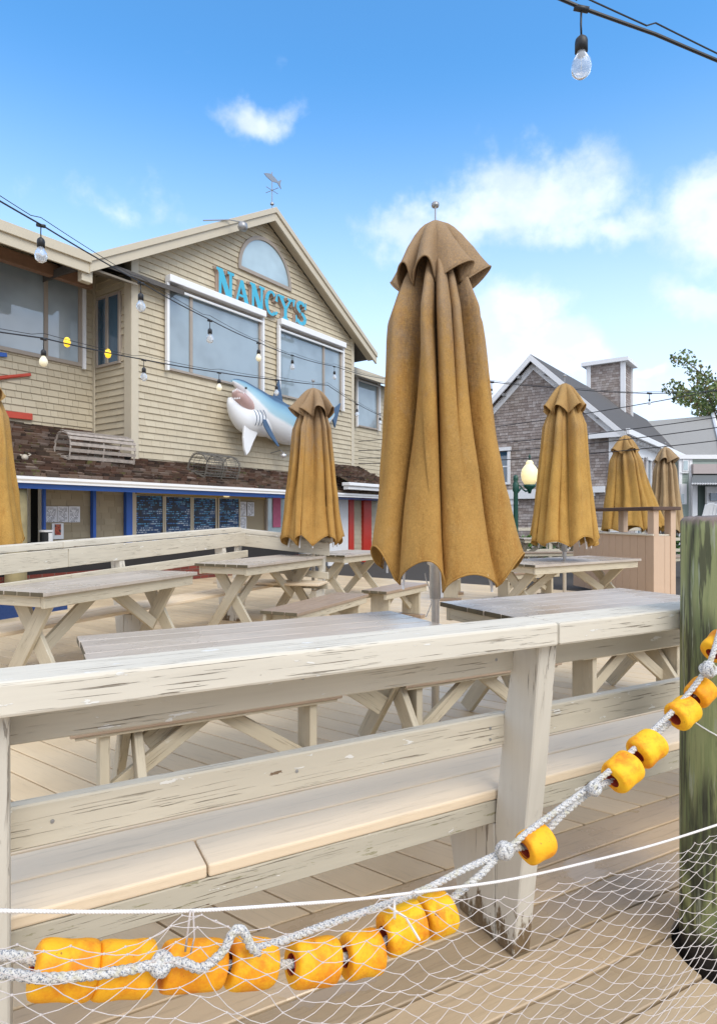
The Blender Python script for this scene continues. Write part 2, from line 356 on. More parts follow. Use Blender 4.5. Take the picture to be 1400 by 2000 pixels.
def sharkfn(t):
    uv = t.n('ShaderNodeUVMap').outputs[0]; o = t.n('ShaderNodeTexCoord').outputs['Object']
    v = t.math('ADD', t.n('ShaderNodeSeparateXYZ', {0: uv}).outputs[1], t.math('MULTIPLY', t.math('SUBTRACT', t.noise(o, 2.5, 4), .5), .10))
    c = t.ramp(v, [(0, (.74, .75, .76)), (.34, (.74, .76, .78)), (.42, (.34, .52, .60)), (.60, (.24, .42, .52)), (.76, (.15, .27, .37)), (.82, (.06, .11, .18)), (1, (.04, .09, .17))])
    return P(t, c, .42, t.noise(o, 5, 3), .2, .02)
SHARK = material('shark_paint', sharkfn)
SHDARK = plain('shark_fin_slate', (.05, .10, .18), .35, .15, 5)
GUM = plain('shark_gum', (.50, .33, .30), .5, .2, 9)

# ------------------------------------------------------------------ mesh builder
class MB:
    def __init__(s): s.v = []; s.f = []; s.uv = []; s.mi = []
    def face(s, idx, uv=None, mi=0):
        s.f.append(tuple(idx)); s.uv.append(uv or [(0, 0)]*len(idx)); s.mi.append(mi)
    def hexa(s, c8, L, W, Tt, mi=0, endmi=None):
        """c8: 8 corners, order (x0y0z0,x1y0z0,x1y1z0,x0y1z0, then z1); x is the length"""
        b = len(s.v); s.v += [tuple(c) for c in c8]; o = R.random()*50; q = R.random()*50
        e = mi if endmi is None else endmi
        def U(pairs): return [(o+a, q+c) for a, c in pairs]
        s.face((b, b+3, b+2, b+1), U([(0, 0), (0, W), (L, W), (L, 0)]), mi)
        s.face((b+4, b+5, b+6, b+7), U([(0, 0), (L, 0), (L, W), (0, W)]), mi)
        s.face((b, b+1, b+5, b+4), U([(0, 0), (L, 0), (L, Tt), (0, Tt)]), mi)
        s.face((b+2, b+3, b+7, b+6), U([(L, 0), (0, 0), (0, Tt), (L, Tt)]), mi)
        s.face((b+1, b+2, b+6, b+5), U([(0, 0), (0, W), (Tt, W), (Tt, 0)]), e)
        s.face((b+3, b, b+4, b+7), U([(0, W), (0, 0), (Tt, 0), (Tt, W)]), e)
    def box(s, x0, x1, y0, y1, z0, z1, axis='x', mi=0, endmi=None):
        L = {'x': x1-x0, 'y': y1-y0, 'z': z1-z0}
        if axis == 'x': c = [(x0, y0, z0), (x1, y0, z0), (x1, y1, z0), (x0, y1, z0), (x0, y0, z1), (x1, y0, z1), (x1, y1, z1), (x0, y1, z1)]; d = (L['x'], L['y'], L['z'])
        elif axis == 'y': c = [(x0, y0, z0), (x0, y1, z0), (x0, y1, z1), (x0, y0, z1), (x1, y0, z0), (x1, y1, z0), (x1, y1, z1), (x1, y0, z1)]; d = (L['y'], L['z'], L['x'])
        else: c = [(x0, y0, z0), (x0, y0, z1), (x1, y0, z1), (x1, y0, z0), (x0, y1, z0), (x0, y1, z1), (x1, y1, z1), (x1, y1, z0)]; d = (L['z'], L['x'], L['y'])
        s.hexa(c, *d, mi=mi, endmi=endmi); return s
    def beam(s, p0, p1, w, t, side, mi=0, endmi=None, cut=None):
        """beam from p0 to p1, width w along 'side', thickness t along the third axis"""
        p0, p1 = Vector(p0), Vector(p1); d = (p1-p0); L = d.length; d.normalize()
        sd_ = Vector(side); sd_ = (sd_-d*sd_.dot(d)).normalized(); n = d.cross(sd_)
        a, b = sd_*w/2, n*t/2
        s.hexa([p0-a-b, p1-a-b, p1+a-b, p0+a-b, p0-a+b, p1-a+b, p1+a+b, p0+a+b], L, w, t, mi, endmi); return s
    def prism(s, poly, O, ex, ey, en, d, mi=0, simi=None, uvs=1.0):
        """polygon (2D, CCW seen from +en) extruded from O-plane by d along en"""
        O, ex, ey, en = map(Vector, (O, ex, ey, en)); b = len(s.v); n = len(poly)
        for k in (0, d):
            for (x, y) in poly: s.v.append(tuple(O+ex*x+ey*y+en*k))
        xs = [p[0] for p in poly]; ys = [p[1] for p in poly]
        W = max(xs)-min(xs) or 1; Hh = max(ys)-min(ys) or 1
        uv = [((x-min(xs)), (y-min(ys))) for x, y in poly] if uvs == 1.0 else [((x-min(xs))/W, (y-min(ys))/Hh) for x, y in poly]
        s.face([b+n+i for i in range(n)], uv, mi); s.face([b+n-1-i for i in range(n)], uv[::-1], mi)
        for i in range(n):
            j = (i+1) % n; s.face((b+i, b+j, b+n+j, b+n+i), None, mi if simi is None else simi)
        return s
    def tube(s, pts, r, n=8, mi=0, cap=True, closed=False):
        pts = [Vector(p) for p in pts]; m = len(pts); rr = r if isinstance(r, (list, tuple)) else [r]*m
        b = len(s.v); up = None; ln = 0
        for i, p in enumerate(pts):
            if closed: d = (pts[(i+1) % m]-pts[i-1]).normalized()
            else: d = (pts[min(i+1, m-1)]-pts[max(i-1, 0)]).normalized()
            if up is None: up = Vector((0, 0, 1)) if abs(d.z) < .9 else Vector((1, 0, 0))
            up = (up-d*up.dot(d)).normalized(); sd_ = d.cross(up)
            for k in range(n):
                a = 2*pi*k/n; s.v.append(tuple(p+(up*cos(a)+sd_*sin(a))*rr[i]))
        for i in range(m if closed else m-1):
            i2 = (i+1) % m
            for k in range(n):
                k2 = (k+1) % n
                s.face((b+i*n+k, b+i*n+k2, b+i2*n+k2, b+i2*n+k), [(i*.1, k/n), (i*.1, (k+1)/n), (i*.1+.1, (k+1)/n), (i*.1+.1, k/n)], mi)
        if cap and not closed:
            s.face([b+k for k in range(n)][::-1], None, mi); s.face([b+(m-1)*n+k for k in range(n)], None, mi)
        return s
    def lathe(s, prof, c=(0, 0, 0), n=20, mi=0, M=None):
        b = len(s.v); c = Vector(c)
        for (r, z) in prof:
            for k in range(n):
                a = 2*pi*k/n; p = Vector((r*cos(a), r*sin(a), z)); s.v.append(tuple((M @ p if M else p)+c))
        for i in range(len(prof)-1):
            for k in range(n):
                k2 = (k+1) % n; s.face((b+i*n+k, b+i*n+k2, b+(i+1)*n+k2, b+(i+1)*n+k), [(k/n, i*.1), ((k+1)/n, i*.1), ((k+1)/n, i*.1+.1), (k/n, i*.1+.1)], mi)
        return s
    def build(s, name, mats, parent=None, bevel=0, smooth=False, loc=None, rotz=None, seg=1):
        me = bpy.data.meshes.new(name); me.from_pydata(s.v, [], s.f)
        ul = me.uv_layers.new(name='UVMap'); i = 0; data = []
        for uv in s.uv:
            for (a, c) in uv: data += [a, c]
        ul.data.foreach_set('uv', data)
        mats = mats if isinstance(mats, (list, tuple)) else [mats]
        for m_ in mats: me.materials.append(m_)
        me.polygons.foreach_set('material_index', s.mi)
        if smooth: me.polygons.foreach_set('use_smooth', [True]*len(s.f))
        me.update(); o = bpy.data.objects.new(name, me); COL.objects.link(o)
        if parent is not None: o.parent = parent
        if loc is not None: o.location = loc
        if rotz is not None: o.rotation_euler.z = rotz
        if bevel:
            b = o.modifiers.new('bevel', 'BEVEL'); b.width = bevel; b.segments = seg; b.limit_method = 'ANGLE'; b.angle_limit = radians(40)
        return o
def thing(name, label, cat, loc=(0, 0, 0), rz=0, group=None):
    o = bpy.data.objects.new(name, None); COL.objects.link(o); o.location = loc; o.rotation_euler = (0, 0, rz)
    o['label'] = label; o['category'] = cat
    if group: o['group'] = group
    return o
def tag(o, label, cat, group=None):
    o['label'] = label; o['category'] = cat
    if group: o['group'] = group
    return o
def dup(root, loc, rz, label, group=None, sc=None):
    r = root.copy(); COL.objects.link(r); r.location = loc; r.rotation_euler = (0, 0, rz); r['label'] = label
    if group: r['group'] = group
    if sc: r.scale = sc
    for ch in list(root.children):
        c = ch.copy(); COL.objects.link(c); c.parent = r
        for g in ch.children:
            d = g.copy(); COL.objects.link(d); d.parent = c
    return r
def struct(o): o['kind'] = 'structure'; return o
def clip(poly, a, b, c):
    """keep a*x+b*y<=c"""
    out = []
    for i in range(len(poly)):
        p, q = poly[i], poly[(i+1) % len(poly)]; dp = a*p[0]+b*p[1]-c; dq = a*q[0]+b*q[1]-c
        if dp <= 0: out.append(p)
        if (dp < 0 < dq) or (dq < 0 < dp):
            k = dp/(dp-dq); out.append((p[0]+(q[0]-p[0])*k, p[1]+(q[1]-p[1])*k))
    return out
def clip_convex(poly, conv):
    n = len(conv)
    for i in range(n):
        (x0, y0), (x1, y1) = conv[i], conv[(i+1) % n]     # CCW: inside on the left
        a, b = (y1-y0), -(x1-x0); c = a*x0+b*y0
        poly = clip(poly, a, b, c)
        if len(poly) < 3: return []
    return poly
def shingles(mb, O, ex, ey, en, conv, course, wr, proud, gap=.003, jit=0, holes=(), rnd=R, lift=0):
    O, ex, ey, en = map(Vector, (O, ex, ey, en))
    xs = [p[0] for p in conv]; ys = [p[1] for p in conv]
    y = min(ys)
    while y < max(ys):
        x = min(xs)-rnd.random()*wr[1]
        while x < max(xs):
            wd = rnd.uniform(*wr); j = rnd.uniform(-jit, jit); pr = proud*(1+rnd.uniform(-.3, .3)*(lift > 0))
            poly = [(x+gap/2, y+j), (x+wd-gap/2, y+j+rnd.uniform(-jit, jit)*.6), (x+wd-gap/2, y+course*1.02), (x+gap/2, y+course*1.02)]
            cx, cy = x+wd/2, y+course/2; x += wd
            if any(h[0] < cx < h[1] and h[2] < cy < h[3] for h in holes): continue
            poly = clip_convex(poly, conv)
            if len(poly) < 3: continue
            b = len(mb.v); n = len(poly); lf = rnd.random()*lift
            for (px, py) in poly: mb.v.append(tuple(O+ex*px+ey*py))
            for (px, py) in poly:
                k = (py-y)/course; mb.v.append(tuple(O+ex*px+ey*py+en*(pr*(1-k)+.002+lf*(1-k))))
            mb.face([b+n+i for i in range(n)])
            for i in range(n):
                jn = (i+1) % n; mb.face((b+i, b+jn, b+n+jn, b+n+i))
        y += course

# frames -------------------------------------------------------------
A28 = radians(28)
def BU(u, v): return (u*cos(A28)-v*sin(A28), u*sin(A28)+v*cos(A28))
def px(x, y, Z): return Vector(((x-700)/F*Z, Z, H+(YH-y)/F*Z))
def bp(x, y, v):
    r = (x-700)/F; Z = v/(cos(A28)-r*sin(A28)); return px(x, y, Z)
def gp(x, y, h=0):
    Z = (H-h)*F/(y-YH); return ((x-700)/F*Z, Z)
A55 = radians(55)
def fp(x, y, D):
    r = (x-700)/F; Z = D/(cos(A55)-r*sin(A55)); return (Z*(r*cos(A55)+sin(A55)), H+(YH-y)/F*Z)

# ================================================================== GROUND & DECK
g = MB(); g.box(-400, 400, -60, 900, -.7, -.6); struct(g.build('ground', plain('harbour_paving', (.16, .155, .15), .8, .3, .8)))
# near deck: boards along the bench
def deck_boards():
    mb = MB(); pitch = .162; v1 = 1.95; k = 0; v = v1
    hx, hy = 1.195*cos(A28)+1.93*sin(A28), -1.195*sin(A28)+1.93*cos(A28)
    while v > -1.5:
        u = -3.0-R.random()*2
        v0 = v-pitch+.009
        while u < 9:
            L = 9.0 if v > .9 else R.choice([3.6, 4.8]); u1 = u+L-.004
            # split for the round hole at the piling
            if abs((v+v0)/2-hy) < .30 and u < hx < u1:
                N = 26
                def cut(vv):
                    dd_ = .205**2-(vv-hy)**2; return sqrt(dd_) if dd_ > 0 else 0
                for sg in (-1, 1):
                    pl = []
                    ks = [v0+(v-v0)*i/N for i in range(N+1)]
                    if sg < 0:
                        pl = [(u, v0)]+[(hx-cut(q), q) for q in ks]+[(u, v)]
                    else:
                        pl = [(hx+cut(q), q) for q in ks[::-1]]+[(u1, v0), (u1, v)]
                    mb.prism(pl, (0, 0, -.03), (1, 0, 0), (0, 1, 0), (0, 0, 1), .03)
            else:
                mb.box(u, u1, v0, v, -.03, 0)
            u += L
        v -= pitch; k += 1
    return mb
db = deck_boards()
# mid deck: boards perpendicular to the restaurant, clipped by v>1.95 (built in the same local frame)
n1 = len(db.f)
pitch = .166; ang = radians(90+55-28)       # board direction seen in the bench frame
dx, dy = cos(ang), sin(ang); ex, ey = dy, -dx
k = -70
while k < 70:
    c = k*pitch
    a0, a1 = c, c+pitch-.009
    st = R.random()*3-20
    poly = [(ex*a0+dx*-30, ey*a0+dy*-30), (ex*a1+dx*-30, ey*a1+dy*-30), (ex*a1+dx*30, ey*a1+dy*30), (ex*a0+dx*30, ey*a0+dy*30)]
    poly = clip(poly, 0, -1, -1.957); poly = clip(poly, 0, 1, 26) if len(poly) > 2 else []
    if len(poly) > 2: poly = clip(poly, 1, 0, 24)
    if len(poly) > 2: poly = clip(poly, -1, 0, 14)
    if len(poly) > 2:
        # UV along the board
        b = len(db.f); db.prism(poly, (0, 0, -.03), (1, 0, 0), (0, 1, 0), (0, 0, 1), .03, mi=1)
        o1, o2 = R.random()*30, R.random()*30
        for fi in range(b, len(db.f)):
            db.uv[fi] = [(db.v[i][0]*dx+db.v[i][1]*dy+o1, db.v[i][0]*ex+db.v[i][1]*ey+o2) for i in db.f[fi]]
    k += 1
for fi in range(n1):
    if len(db.f[fi]) > 4: db.uv[fi] = [(db.v[i][0], db.v[i][1]) for i in db.f[fi]]
deck = struct(db.build('deck', [DECKNEAR, DECKMID], rotz=A28, bevel=.004))
sb = MB(); sb.box(-14, 24, -2, 26, -.12, -.05); struct(sb.build('deck_underlay', plain('dark_joists', (.05, .04, .03), .9), rotz=A28))

# ================================================================== LONG BACKED BENCHES
def long_bench(name, label, loc, rz, u0, u1, posts, joint, seam, side=1, zc=1.05, mats=(PAINT, SEAT, MOSSY), rise=0, capM=None, apd=.17):
    t_ = thing(name, label, 'bench', loc, rz, None); s = side
    def Y(y): return y*s
    def bx(mb, a, b, y0, y1, z0, z1, **k):
        ya, yb = sorted((Y(y0), Y(y1))); mb.box(a, b, ya, yb, z0, z1, **k); return mb
    caps = [(u0, joint), (joint+.004, u1)] if joint else [(u0, u1)]
    def up(mm): mm.v = [(x, y, z+rise*(x-u0)/(u1-u0)) for x, y, z in mm.v]
    for a, b in caps:
        m_ = MB(); bx(m_, a, b, -.165, -.03, zc-.066, zc); up(m_); m_.build('cap_rail', capM or PAINT2, t_, .007, seg=2)
        m_ = MB(); bx(m_, a, b, .002, .040, zc-apd, zc-.068); up(m_); m_.build('back_board', mats[0], t_, .003)
        m_ = MB(); bx(m_, a, b, .042, .080, .64, .735); up(m_); m_.build('middle_rail', mats[0], t_, .004)
        m_ = MB(); bx(m_, a, b, .088, .124, .375, .447); m_.build('seat_apron', mats[2], t_, .003)
    m_ = MB()
    sm = [u0]+([seam] if seam else [])+[u1]
    for i in range(len(sm)-1): bx(m_, sm[i]+.0018, sm[i+1]-.0018, .085, .226, .449, .482)
    bx(m_, u0, u1, .234, .373, .447, .480); bx(m_, u0, u1, .380, .50, .448, .481)
    m_.build('seat', mats[1], t_, .007, seg=3)
    for pu in posts:
        w_ = .068; pts = [(0, 0), (.085, 0), (.085, .40), (.075, .48), (.04, .75), (.001, .94), (-.005, zc-.068), (-.115, zc-.068), (-.075, .6)]
        if rise: pts = [(y, z+(rise*(pu-u0)/(u1-u0) if z > .7 else 0)) for y, z in pts]
        pts2 = [(.088, 0), (.27, 0), (.36, .372), (.088, .372)]
        for nm, pp in (('post', pts), ('seat_support', pts2)):
            m_ = MB(); pl = [(y*s, z) for y, z in pp]
            if s < 0: pl = pl[::-1]
            m_.prism(pl, (pu+w_, 0, 0), (0, 1, 0), (0, 0, 1), (1, 0, 0), -w_)
            # prism is extruded along -x: flip the winding
            m_.f = [f[::-1] for f in m_.f]; m_.uv = [[(b, a) for a, b in q[::-1]] for q in m_.uv]
            for fi, f in enumerate(m_.f):
                if len(f) == 4 and fi > 1: m_.uv[fi] = [(m_.v[i][2], m_.v[i][0]+m_.v[i][1]) for i in f]
            m_.build(nm, POSTM, t_, .004)
    return t_
x_, y_ = BU(0, 1.465)
FB = long_bench('backed_bench', 'long weathered cream bench with back rail running across the foreground behind the net', (x_, y_, 0), A28, -.6, 4.4, [-.097, 1.315, 3.0], 1.335, .40)
for (u, y, z) in ((1.26, .0415, .70), (1.26, .0415, .665), (1.43, .0415, .70), (1.43, .0415, .665), (1.25, .0015, .96), (1.25, .0015, .92), (1.44, .0015, .95), (.05, .0415, .69), (.62, .0415, .69), (.62, .0015, .94), (2.2, .0015, .94)):
    m_ = MB(); m_.lathe([(0, -.002), (.0042, -.0015), (.0045, .001), (0, .001)], (u, y, z), 10, M=Matrix.Rotation(radians(-90), 3, 'X')); m_.build('screw_head', DISH, FB)
bx0, by0 = -2.73-.906*(.5+.12)-.423*2.2, 4.76+.423*(.5+.12)-.906*2.2
long_bench('backed_bench', 'long cream backed bench facing the camera behind the leftmost picnic table', (bx0, by0, -.04), radians(64.9), 0, 6.2, [.4, 2.15, 3.95, 5.7], 3.3, 3.9, side=-1, zc=1.05, rise=.20, apd=.245)
px0 = (bx0-.906*.35, by0+.423*.35)
m_ = MB(); m_.box(.2, 3.6, -.02, .02, .40, .60); tag(m_.build('blue_mesh_panel', BLUEMESH, loc=(px0[0], px0[1], 0), rotz=radians(64.9)), 'low blue mesh panel behind the backed bench at the left edge', 'panel')
long_bench('backed_bench', 'short pale backed bench at the far end of the left row below the menus', (-1.85, 8.95, 0), radians(-14), 0, 1.5, [.08, 1.35], None, None, side=-1, zc=1.20, rise=-.14, apd=.24)
# ================================================================== PICNIC TABLES
def picnic_table(L, W, label, loc, rz, h=.76, top=TOPM):
    t_ = thing('picnic_table', label, 'table', loc, rz, 'picnic tables on the deck')
    m_ = MB(); nb = 5; bw = W/nb
    for i in range(nb): m_.box(R.uniform(-.006, .006), L+R.uniform(-.006, .006), i*bw+.003, (i+1)*bw-.003, h-.032, h, endmi=1)
    m_.build('tabletop', [top, TOPEDGE], t_, .004, seg=2)
    m_ = MB(); a = .035
    m_.box(a, L-a, a, a+.036, h-.125, h-.034); m_.box(a, L-a, W-a-.036, W-a, h-.125, h-.034)
    m_.box(a, a+.036, a+.038, W-a-.038, h-.115, h-.034, axis='y'); m_.box(L-a-.036, L-a, a+.038, W-a-.038, h-.115, h-.034, axis='y')
    m_.build('apron', PAINTC, t_, .003)
    for e, x in enumerate((.20, L-.20)):
        for q, (ya, yb) in enumerate(((.13, W-.08), (W-.13, .08))):
            xx = x+(.022 if q else -.022)
            m_ = MB(); m_.beam((xx, ya, h-.04), (xx, yb, .0), .13, .038, (0, 1, 0)); 
            # trim below the floor
            m_.v = [(a_, b_, max(c_, .002)) for a_, b_, c_ in m_.v]
            m_.build('leg', PAINTC, t_, .003)
    for x0, x1 in ((L*.46, .27), (L*.54, L-.27)):
        m_ = MB(); m_.beam((x0, W/2+(.01 if x0 < x1 else -.01), h-.08), (x1, W/2, .30), .105, .036, (0, 0, 1)); m_.build('brace', PAINTC, t_, .003)
    return t_
def at_uv(u, v): return (*BU(u, v), 0)
picnic_table(1.80, .76, 'wet brown picnic table directly behind the foreground bench, left of the big umbrella', at_uv(.22, 2.63), A28)
picnic_table(1.82, .80, 'wet brown picnic table behind the foreground bench, between the big umbrella and the green piling', at_uv(2.54, 2.78), A28)
picnic_table(1.87, .66, 'brown topped picnic table leftmost, beside the long bench that faces the camera', (-2.28, 4.53, 0), radians(69.1), h=.80)
picnic_table(1.80, .74, 'brown topped picnic table beside the small closed umbrella in front of the menus', (-1.22, 6.88, 0), radians(64.5), h=.82)
picnic_table(1.50, .85, 'small looking picnic table just left of the big umbrella, near the red door frame', (-.21, 9.6, 0), radians(60))
picnic_table(2.2, .9, 'picnic table with an umbrella pole through its top beside the tan service counter', (2.17, 7.66, 0), radians(33))
picnic_table(1.8, .8, 'farthest picnic table near the grey shingled building, below the street lamp', (4.55, 17.2, 0), radians(8))

def small_bench(L, W, label, loc, rz, h=.45, ap=True, la=.14):
    t_ = thing('backless_bench', label, 'bench', loc, rz, 'backless benches on the deck')
    m_ = MB()
    for i in range(3): m_.box(0, L, i*W/3+.002, (i+1)*W/3-.002, h-.032, h, endmi=1)
    m_.build('seat', [BENCHTOP, TOPEDGE], t_, .003)
    m_ = MB(); a = .02; ad = .105 if ap else .05
    m_.box(a, L-a, a, a+.034, h-ad, h-.034); m_.box(a, L-a, W-a-.034, W-a, h-ad, h-.034)
    m_.build('apron', PAINTC, t_, .003)
    for x in (la, L-la-.04):
        m_ = MB(); m_.box(x, x+.04, .05, W-.05, .045, h-.036, axis='z'); lg = m_.build('leg', PAINTC, t_, .003)
        m_ = MB(); m_.box(x-.045, x+.085, .0, W, .002, .043, axis='y'); m_.build('foot', BENCHTOP, lg, .003)
    for x0, x1 in ((L*.47, .19), (L*.53, L-.19)):
        m_ = MB(); m_.beam((x0, W/2+(.003 if x0 < x1 else -.003), h-.05), (x1, W/2, .14), .07, .034, (0, 0, 1)); m_.build('brace', PAINTC, t_, .003)
    return t_
small_bench(1.63, .42, 'backless brown bench between the left tables, its end grain dark and split', (-.57, 5.84, 0), radians(64.9))
small_bench(1.15, .36, 'short backless bench with a V brace just left of the big umbrella pole', (.34, 7.52, 0), radians(58))
small_bench(1.26, .26, 'backless bench tucked under the wet table left of the big umbrella, seen through the rails', at_uv(.16, 2.84), A28, .46, False, .12)
small_bench(1.15, .26, 'backless bench tucked in beside the big umbrella pole, seen through the foreground rails', at_uv(1.80, 2.84), A28, .46, False, .10)
small_bench(1.2, .28, 'backless bench half hidden behind the foreground bench next to the green piling', at_uv(3.2, 2.90), A28, .46, False)
for i, (u, v) in enumerate(((.42, 2.2), (1.41, 2.2), (2.3, 2.2), (3.15, 2.28))):
    m_ = MB(); m_.box(-.07, .07, -.03, .10, .002, .03); m_.box(-.065, .065, -.025, .10, .032, .055); m_.box(-.02, .04, .02, .08, .057, .085)
    o = m_.build('wooden_block', [BENCHTOP], bevel=.003, loc=at_uv(u, v), rotz=A28)
    tag(o, ['small rotten wooden block on the deck under the seat at bottom left', 'small wooden block on the wet deck left of the middle bench post', 'small wooden block on the deck just right of the middle bench post', 'small wooden block on the deck beside the green piling'][i], 'block', 'wooden blocks on the deck')
small_bench(1.5, .36, 'far backless bench in front of the farthest picnic table', (4.2, 15.9, 0), radians(8))
small_bench(1.2, .34, 'bench seen end on just behind the big umbrella hem, left of the service counter table', (1.62, 9.9, 0), radians(78))
small_bench(1.3, .34, 'backless bench tucked behind the table with an umbrella pole through it', (2.3, 9.9, 0), radians(30))
small_bench(1.6, .36, 'far right backless bench between the tan service counter and the green piling', (6.6, 13.2, 0), radians(40), .5)

# ================================================================== UMBRELLAS
def lerp_tab(tab, t_):
    for i in range(len(tab)-1):
        a, b = tab[i], tab[i+1]
        if t_ <= b[0]:
            k = (t_-a[0])/(b[0]-a[0]); k = max(0, min(1, k)); return a[1]+(b[1]-a[1])*k
    return tab[-1][1]
def umbrella(label, X, Z, mat, seed, rot=0, ztop=3.126, zbot=.985, wide=1.0, lop=0.0, base_z=0, fw=1.0, hemk=.09, hemf=0.0, fewer=.2, lopy=0.0):
    rn = random.Random(seed)
    t_ = thing('closed_umbrella', label, 'umbrella', (X, Z, base_z), rot, 'closed mustard umbrellas')
    NR = 8; per = 32; n = NR*per; hl = ztop-zbot
    split = [rn.uniform(.36, .64) for _ in range(NR)]
    la_ = [(rn.uniform(.66, 1.0), rn.uniform(.66, 1.0)) for _ in range(NR)]
    for q in range(NR):
        if rn.random() < .5: la_[q] = (1.04, la_[q][1])
        else: la_[q] = (la_[q][0], 1.04)
    mv = [rn.uniform(.25, .8) for _ in range(NR)]
    sh2 = [(rn.uniform(-1, 1)*.30, rn.uniform(-1, 1)*.30) for _ in range(NR)]
    hem = [rn.uniform(-.03, .07) for _ in range(NR)]; ribj = [rn.uniform(-.12, .12) for _ in range(NR)]
    rt = [(0, .045), (.14, .07), (.3, .095), (.5, .14), (.75, .235), (1, .36)]
    ot = [(0, .08), (.10, .17), (.16, .235), (.25, .285), (.4, .32), (.6, .375), (.8, .445), (1, .515)]
    rows = 60; m_ = MB(); vs = []
    for j in range(rows+1):
        tt = j/rows; R0 = lerp_tab(rt, tt)*wide; R1 = lerp_tab(ot, tt)*wide; op = lerp_tab([(0, .6), (.25, 1), (.7, .9), (1, .62)], tt)
        for k in range(n):
            i = k//per; ph = (k % per)/per; i2 = (i+1) % NR; sp_ = split[i]
            if ph < sp_: q = ph/sp_; am = la_[i][0]; lo0, lo1 = 0.0, mv[i]; sh_ = sh2[i][0]
            else: q = (ph-sp_)/(1-sp_); am = la_[i][1]; lo0, lo1 = mv[i], 0.0; sh_ = sh2[i][1]
            lobe = sin(pi*q)**.5; base_ = lo0+(lo1-lo0)*q
            s_ = base_+(1-base_)*lobe; wk = fewer*min(1, max(0, (tt-.3)/.5)); am = am*(1-wk)+wk*.98; s_ = s_*(1-wk)+wk*sin(pi*ph)**.42; sh_ = sh_*(1-wk)+wk*sh2[i][0]; lobe = lobe*(1-wk)+wk*sin(pi*ph)**.7
            r = R0+(R1*am-R0)*s_*op
            if ph == 0: r = R0
            a = 2*pi*(i+ph)/NR+(ribj[i]*(1-ph)+ribj[i2]*ph)+sh_*lobe*lerp_tab([(0, .5), (.25, 1.25), (.6, 1.0), (1, .6)], tt)
            a += .05*sin(tt*5+i)
            se = sin(pi*ph)
            hz = (ztop-.02)-tt*hl+(hemk+hem[i])*se**.8*tt**4+hemf*(1-cos(a))*.5*tt**3
            r *= 1+.05*noise.noise(Vector((cos(a)*2.2, sin(a)*2.2, hz*1.6+seed)))
            xo = lop*tt**1.4*(.5+.5*cos(a))*.5
            vs.append((r*cos(a)+xo, r*sin(a)+lopy*tt**2, hz))
    m_.v = vs
    for j in range(rows):
        for k in range(n):
            k2 = (k+1) % n; v0 = j/rows*hl
            m_.face((j*n+k, (j+1)*n+k, (j+1)*n+k2, j*n+k2), [(k*.012, v0), (k*.012, v0+hl/rows), (k*.012+.012, v0+hl/rows), (k*.012+.012, v0)])
    c = m_.build('canopy', mat, t_, smooth=True)
    so_ = c.modifiers.new('s', 'SOLIDIFY'); so_.thickness = .006; so_.offset = -1
    ss = c.modifiers.new('ss', 'SUBSURF'); ss.levels = 1 if Z < 5 else 0; ss.render_levels = ss.levels
    # seams and hem binding over each rib
    sm = MB()
    for i in range(NR):
        ptsr = []
        for j in range(4, rows+1, 2):
            v = Vector(vs[j*n+i*per]); d = Vector((v.x, v.y, 0)).normalized(); ptsr.append(v+d*.003)
        sm.tube(ptsr, .0045, 5)
    hm = [Vector(vs[rows*n+k]) for k in range(n)]; sm.tube(hm, .006, 5, closed=True)
    sm.build('seam_binding', mat, c, smooth=True)
    ribs_ = []
    for i in range(NR):
        q_ = []
        for j in range(10, rows+1, 5):
            v = Vector(vs[j*n+i*per]); d = Vector((v.x, v.y, 0)); q_.append(v-d.normalized()*min(.028, d.length*.5))
        ribs_.append(q_)
    # cap (wind vent) with arches between the ribs
    m_ = MB(); vs = []; rows2 = 16; per2 = 16; n2 = NR*per2; cw = [rn.uniform(.85, 1.15) for _ in range(NR)]; csh = [rn.uniform(-.5, .5) for _ in range(NR)]
    zc0 = ztop+.02
    for j in range(rows2+1):
        tt = j/rows2
        for k in range(n2):
            i = k//per2; ph = (k % per2)/per2; i2 = (i+1) % NR; s_ = sin(pi*ph)
            rr = lerp_tab([(0, .03), (.08, .09), (.25, .12), (.5, .15), (1, .20)], tt); ro = lerp_tab([(0, .03), (.08, .105), (.25, .165), (.5, .23), (1, .325)], tt)*cw[i]
            r = rr+(max(ro, rr)-rr)*s_**.8
            a = 2*pi*(i+ph)/NR+(ribj[i]*(1-ph)+ribj[i2]*ph)+csh[i]*s_*tt
            z = zc0-.43*tt**.95+(.125*cw[i])*s_**1.1*tt**1.8
            vs.append((r*cos(a)*.95, r*sin(a)*.95, z))
    m_.v = vs
    for j in range(rows2):
        for k in range(n2):
            k2 = (k+1) % n2; m_.face((j*n2+k, (j+1)*n2+k, (j+1)*n2+k2, j*n2+k2), [(k*.02, j*.025), (k*.02, j*.025+.025), (k*.02+.02, j*.025+.025), (k*.02+.02, j*.025)])
    m_.face([k for k in range(n2)])
    cp = m_.build('vent_cap', mat, t_, smooth=True)
    so_ = cp.modifiers.new('s', 'SOLIDIFY'); so_.thickness = .006; so_.offset = -1
    hm = MB(); hm.tube([Vector(vs[rows2*n2+k]) for k in range(n2)], .005, 5, closed=True); hm.build('hem_binding', mat, cp, smooth=True)
    m_ = MB(); m_.lathe([(0, .0), (.024*fw, 0), (.024*fw, ztop-.05), (0, ztop-.05)], n=16); m_.build('pole', STEEL, t_, smooth=True)
    m_ = MB(); m_.lathe([(0, zbot-.10), (.034, zbot-.10), (.036, zbot+.10), (.05, zbot+.11), (.05, zbot+.14), (0, zbot+.14)], n=16); m_.build('hub', STEEL, t_, smooth=True)
